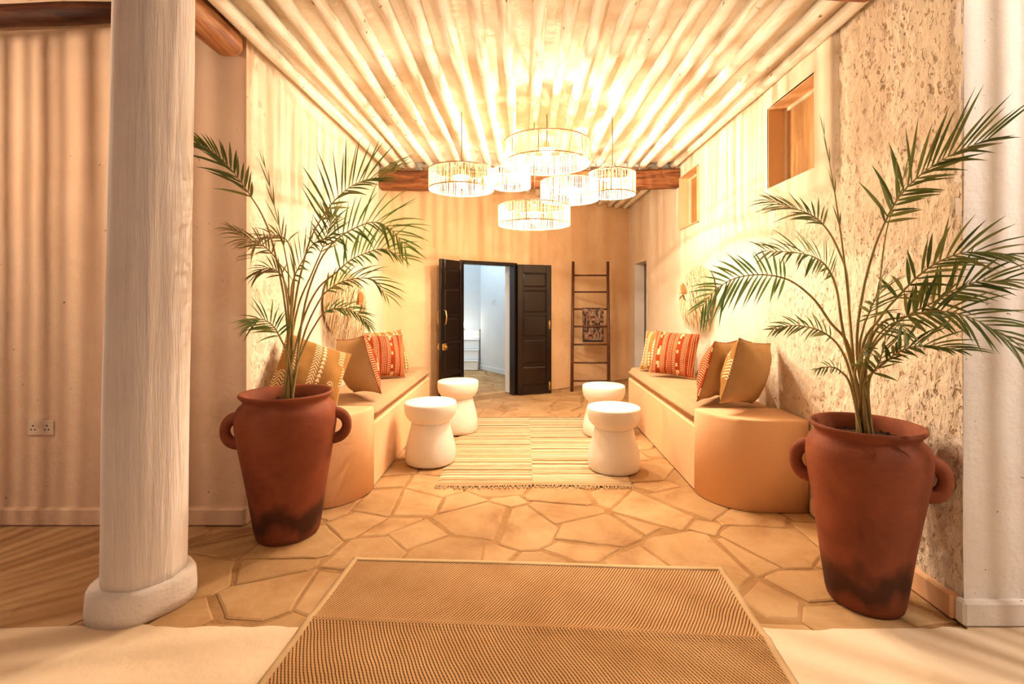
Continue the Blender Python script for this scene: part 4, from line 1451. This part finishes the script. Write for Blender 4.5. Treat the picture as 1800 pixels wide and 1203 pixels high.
th = empty('throw_blanket', (.98 + (-.098 + .195) / 2, 6.88 + y3, z3)); tag(th, 'folded dark patterned throw hung over a ladder rung', 'blanket')
m = MB(); V = []; fs = []
K = 30; nx = 12
path = []
for k in range(K + 1):
    s_ = k / K
    if s_ < .45: path.append((-.020 + .006 * math.sin(s_ * 9), -.47 + s_ / .45 * .47))
    elif s_ < .55:
        a = PI * (s_ - .45) / .10; path.append((-.020 * math.cos(a), .018 * math.sin(a)))
    else: path.append((.020, -(s_ - .55) / .45 * .42))
hw = .152
for (y, z) in path:
    for i in range(nx + 1):
        u = -1 + 2 * i / nx
        V.append((u * hw * (1 - .01 * math.sin(z * 20)), y + .004 * math.sin(u * 5 + z * 6), z + .002))
for k in range(K):
    for i in range(nx):
        fs.append((k * (nx + 1) + i, k * (nx + 1) + i + 1, (k + 1) * (nx + 1) + i + 1, (k + 1) * (nx + 1) + i))
m.add(V, fs, True); m.build('cloth', M['throw'], th)
m = MB(); m.cbox(-hw, hw, -.026, -.018, -.474, -.450, .003); m.build('hem', M['throw_hem'], th)


# ------------------------------------------------------------------ pendant lamps
def pendant(x, y, zb_, dia, h, label, watts, col, seed, zc=2.80, group='string shade pendants hanging from the pole ceiling', pitch=1.0):
    root = empty('pendant_lamp', (x, y, zb_)); tag(root, label, 'lamp', group)
    R = dia / 2
    rr = random.Random(seed)
    ring = lambda z, r_: [(r_ * math.cos(2 * PI * k / 48), r_ * math.sin(2 * PI * k / 48), z) for k in range(49)]
    sh = empty('shade'); sh.parent = root
    m = MB(); m.tube(ring(h, R), .005, 6, False); m.build('hoop', M['hoop'], sh)
    m = MB(); m.tube(ring(.004, R), .005, 6, False); m.build('hoop', M['hoop'], sh)
    m = MB()
    a = 0.0
    while a < 2 * PI - .004:
        w = rr.uniform(.0018, .0036) * pitch
        r1 = R + rr.uniform(-.0015, .003)
        ca, sa = math.cos(a), math.sin(a)
        da = rr.uniform(-.006, .006) / R
        cb, sb_ = math.cos(a + da), math.sin(a + da)
        V = []
        for (c_, s_, z) in ((ca, sa, -.004), (cb, sb_, h + .004)):
            for (dr_, dt) in ((0, -w), (.0028, 0), (0, w), (-.0028, 0)):
                V.append(((r1 + dr_) * c_ - dt * s_, (r1 + dr_) * s_ + dt * c_, z))
        m.add(V, [(0, 1, 5, 4), (1, 2, 6, 5), (2, 3, 7, 6), (3, 0, 4, 7)], True)
        a += pitch * rr.choice((.0085, .0095, .0105, .0125, .016)) / R
    o = m.build('strings', M['string'], sh); o['kind'] = 'stuff'
    for k in range(6):
        t = 2 * PI * k / 6 + .3
        m = MB(); m.tube([(R * math.cos(t), R * math.sin(t), 0), (R * math.cos(t), R * math.sin(t), h)], .0035, 5); m.build('strut', M['hoop'], sh)
    for k in range(3):
        t = 2 * PI * k / 3 + .3
        m = MB(); m.tube([(.02 * math.cos(t), .02 * math.sin(t), h - .002), (R * math.cos(t), R * math.sin(t), h)], .003, 5); m.build('spoke', M['hoop'], sh)
    m = MB(); m.lathe([(.018, h - .044), (.070, h - .051), (.072, h - .049), (.018, h - .040)], 28, close=False); m.build('reflector_disc', M['plaster'], root)
    m = MB(); m.lathe([(.0, h - .055), (.022, h - .052), (.022, h + .005), (.012, h + .02), (.0, h + .022)], 16); m.build('socket', M['hoop'], root)
    zbulb = h - .10
    m = MB(); m.lathe([(.001, zbulb - .045), (.022, zbulb - .038), (.036, zbulb - .018), (.038, zbulb), (.032, zbulb + .02), (.020, zbulb + .04), (.016, zbulb + .052)], 20)
    m.build('bulb', M['bulb'], root)
    m = MB(); L_ = zc - zb_
    m.tube([(0, 0, h + .015), (.004, 0, (h + L_) / 2), (0, .003, L_)], .0035, 6); m.build('cord', M['cord'], root)
    ld = bpy.data.lights.new('bulb_light', 'POINT'); ld.energy = watts; ld.color = col; ld.shadow_soft_size = .006 if pitch < 1.2 else .008
    lo = bpy.data.objects.new('bulb_light', ld); COL.objects.link(lo); lo.parent = root; lo.location = (0, 0, zbulb)
    return root


def lamp_at(px, py, Y, wpx, hpx, label, seed, k=1.0):
    p = at(px, py, Y)
    pendant(p.x, p.y, p.z, wpx * Y / F, hpx * Y / F, label, LAMP_W * k, LAMP_COL, seed)


lamp_at(961, 289, 3.90, 152, 36, 'widest string shade pendant hanging highest of the cluster', 1, 1.25)
lamp_at(811, 334, 3.85, 112, 34, 'large string pendant on a long cord, over the stools beside the four cushion bench', 2, .8)
lamp_at(900, 330, 4.35, 64, 32, 'smallest string shade pendant tucked behind the widest one', 3, .8)
lamp_at(1001, 352, 4.50, 100, 31, 'medium string pendant between the widest shade and the small long-corded one', 4, 1.3)
lamp_at(1076, 343, 3.85, 80, 38, 'small string shade pendant on a long cord, over the ladder side', 5, 1.1)
lamp_at(939, 396, 4.00, 124, 32, 'wide shallow string shade pendant hanging lowest of the cluster', 6)
# the porch has the same lamps, one on each side of the entrance
PG = 'string shade pendants of the porch'
pendant(-3.05, 1.45, 1.70, .50, .70, 'tall string shade lantern on the porch beside the column', PORCH_W, PORCH_COL, 11, 3.09, PG, 1.7)
pendant(2.90, .70, 1.86, .50, .70, 'tall string shade lantern on the porch before the white wall', PORCH_W * 2.3, (1.0, .92, .84), 12, 3.09, PG, 1.7)
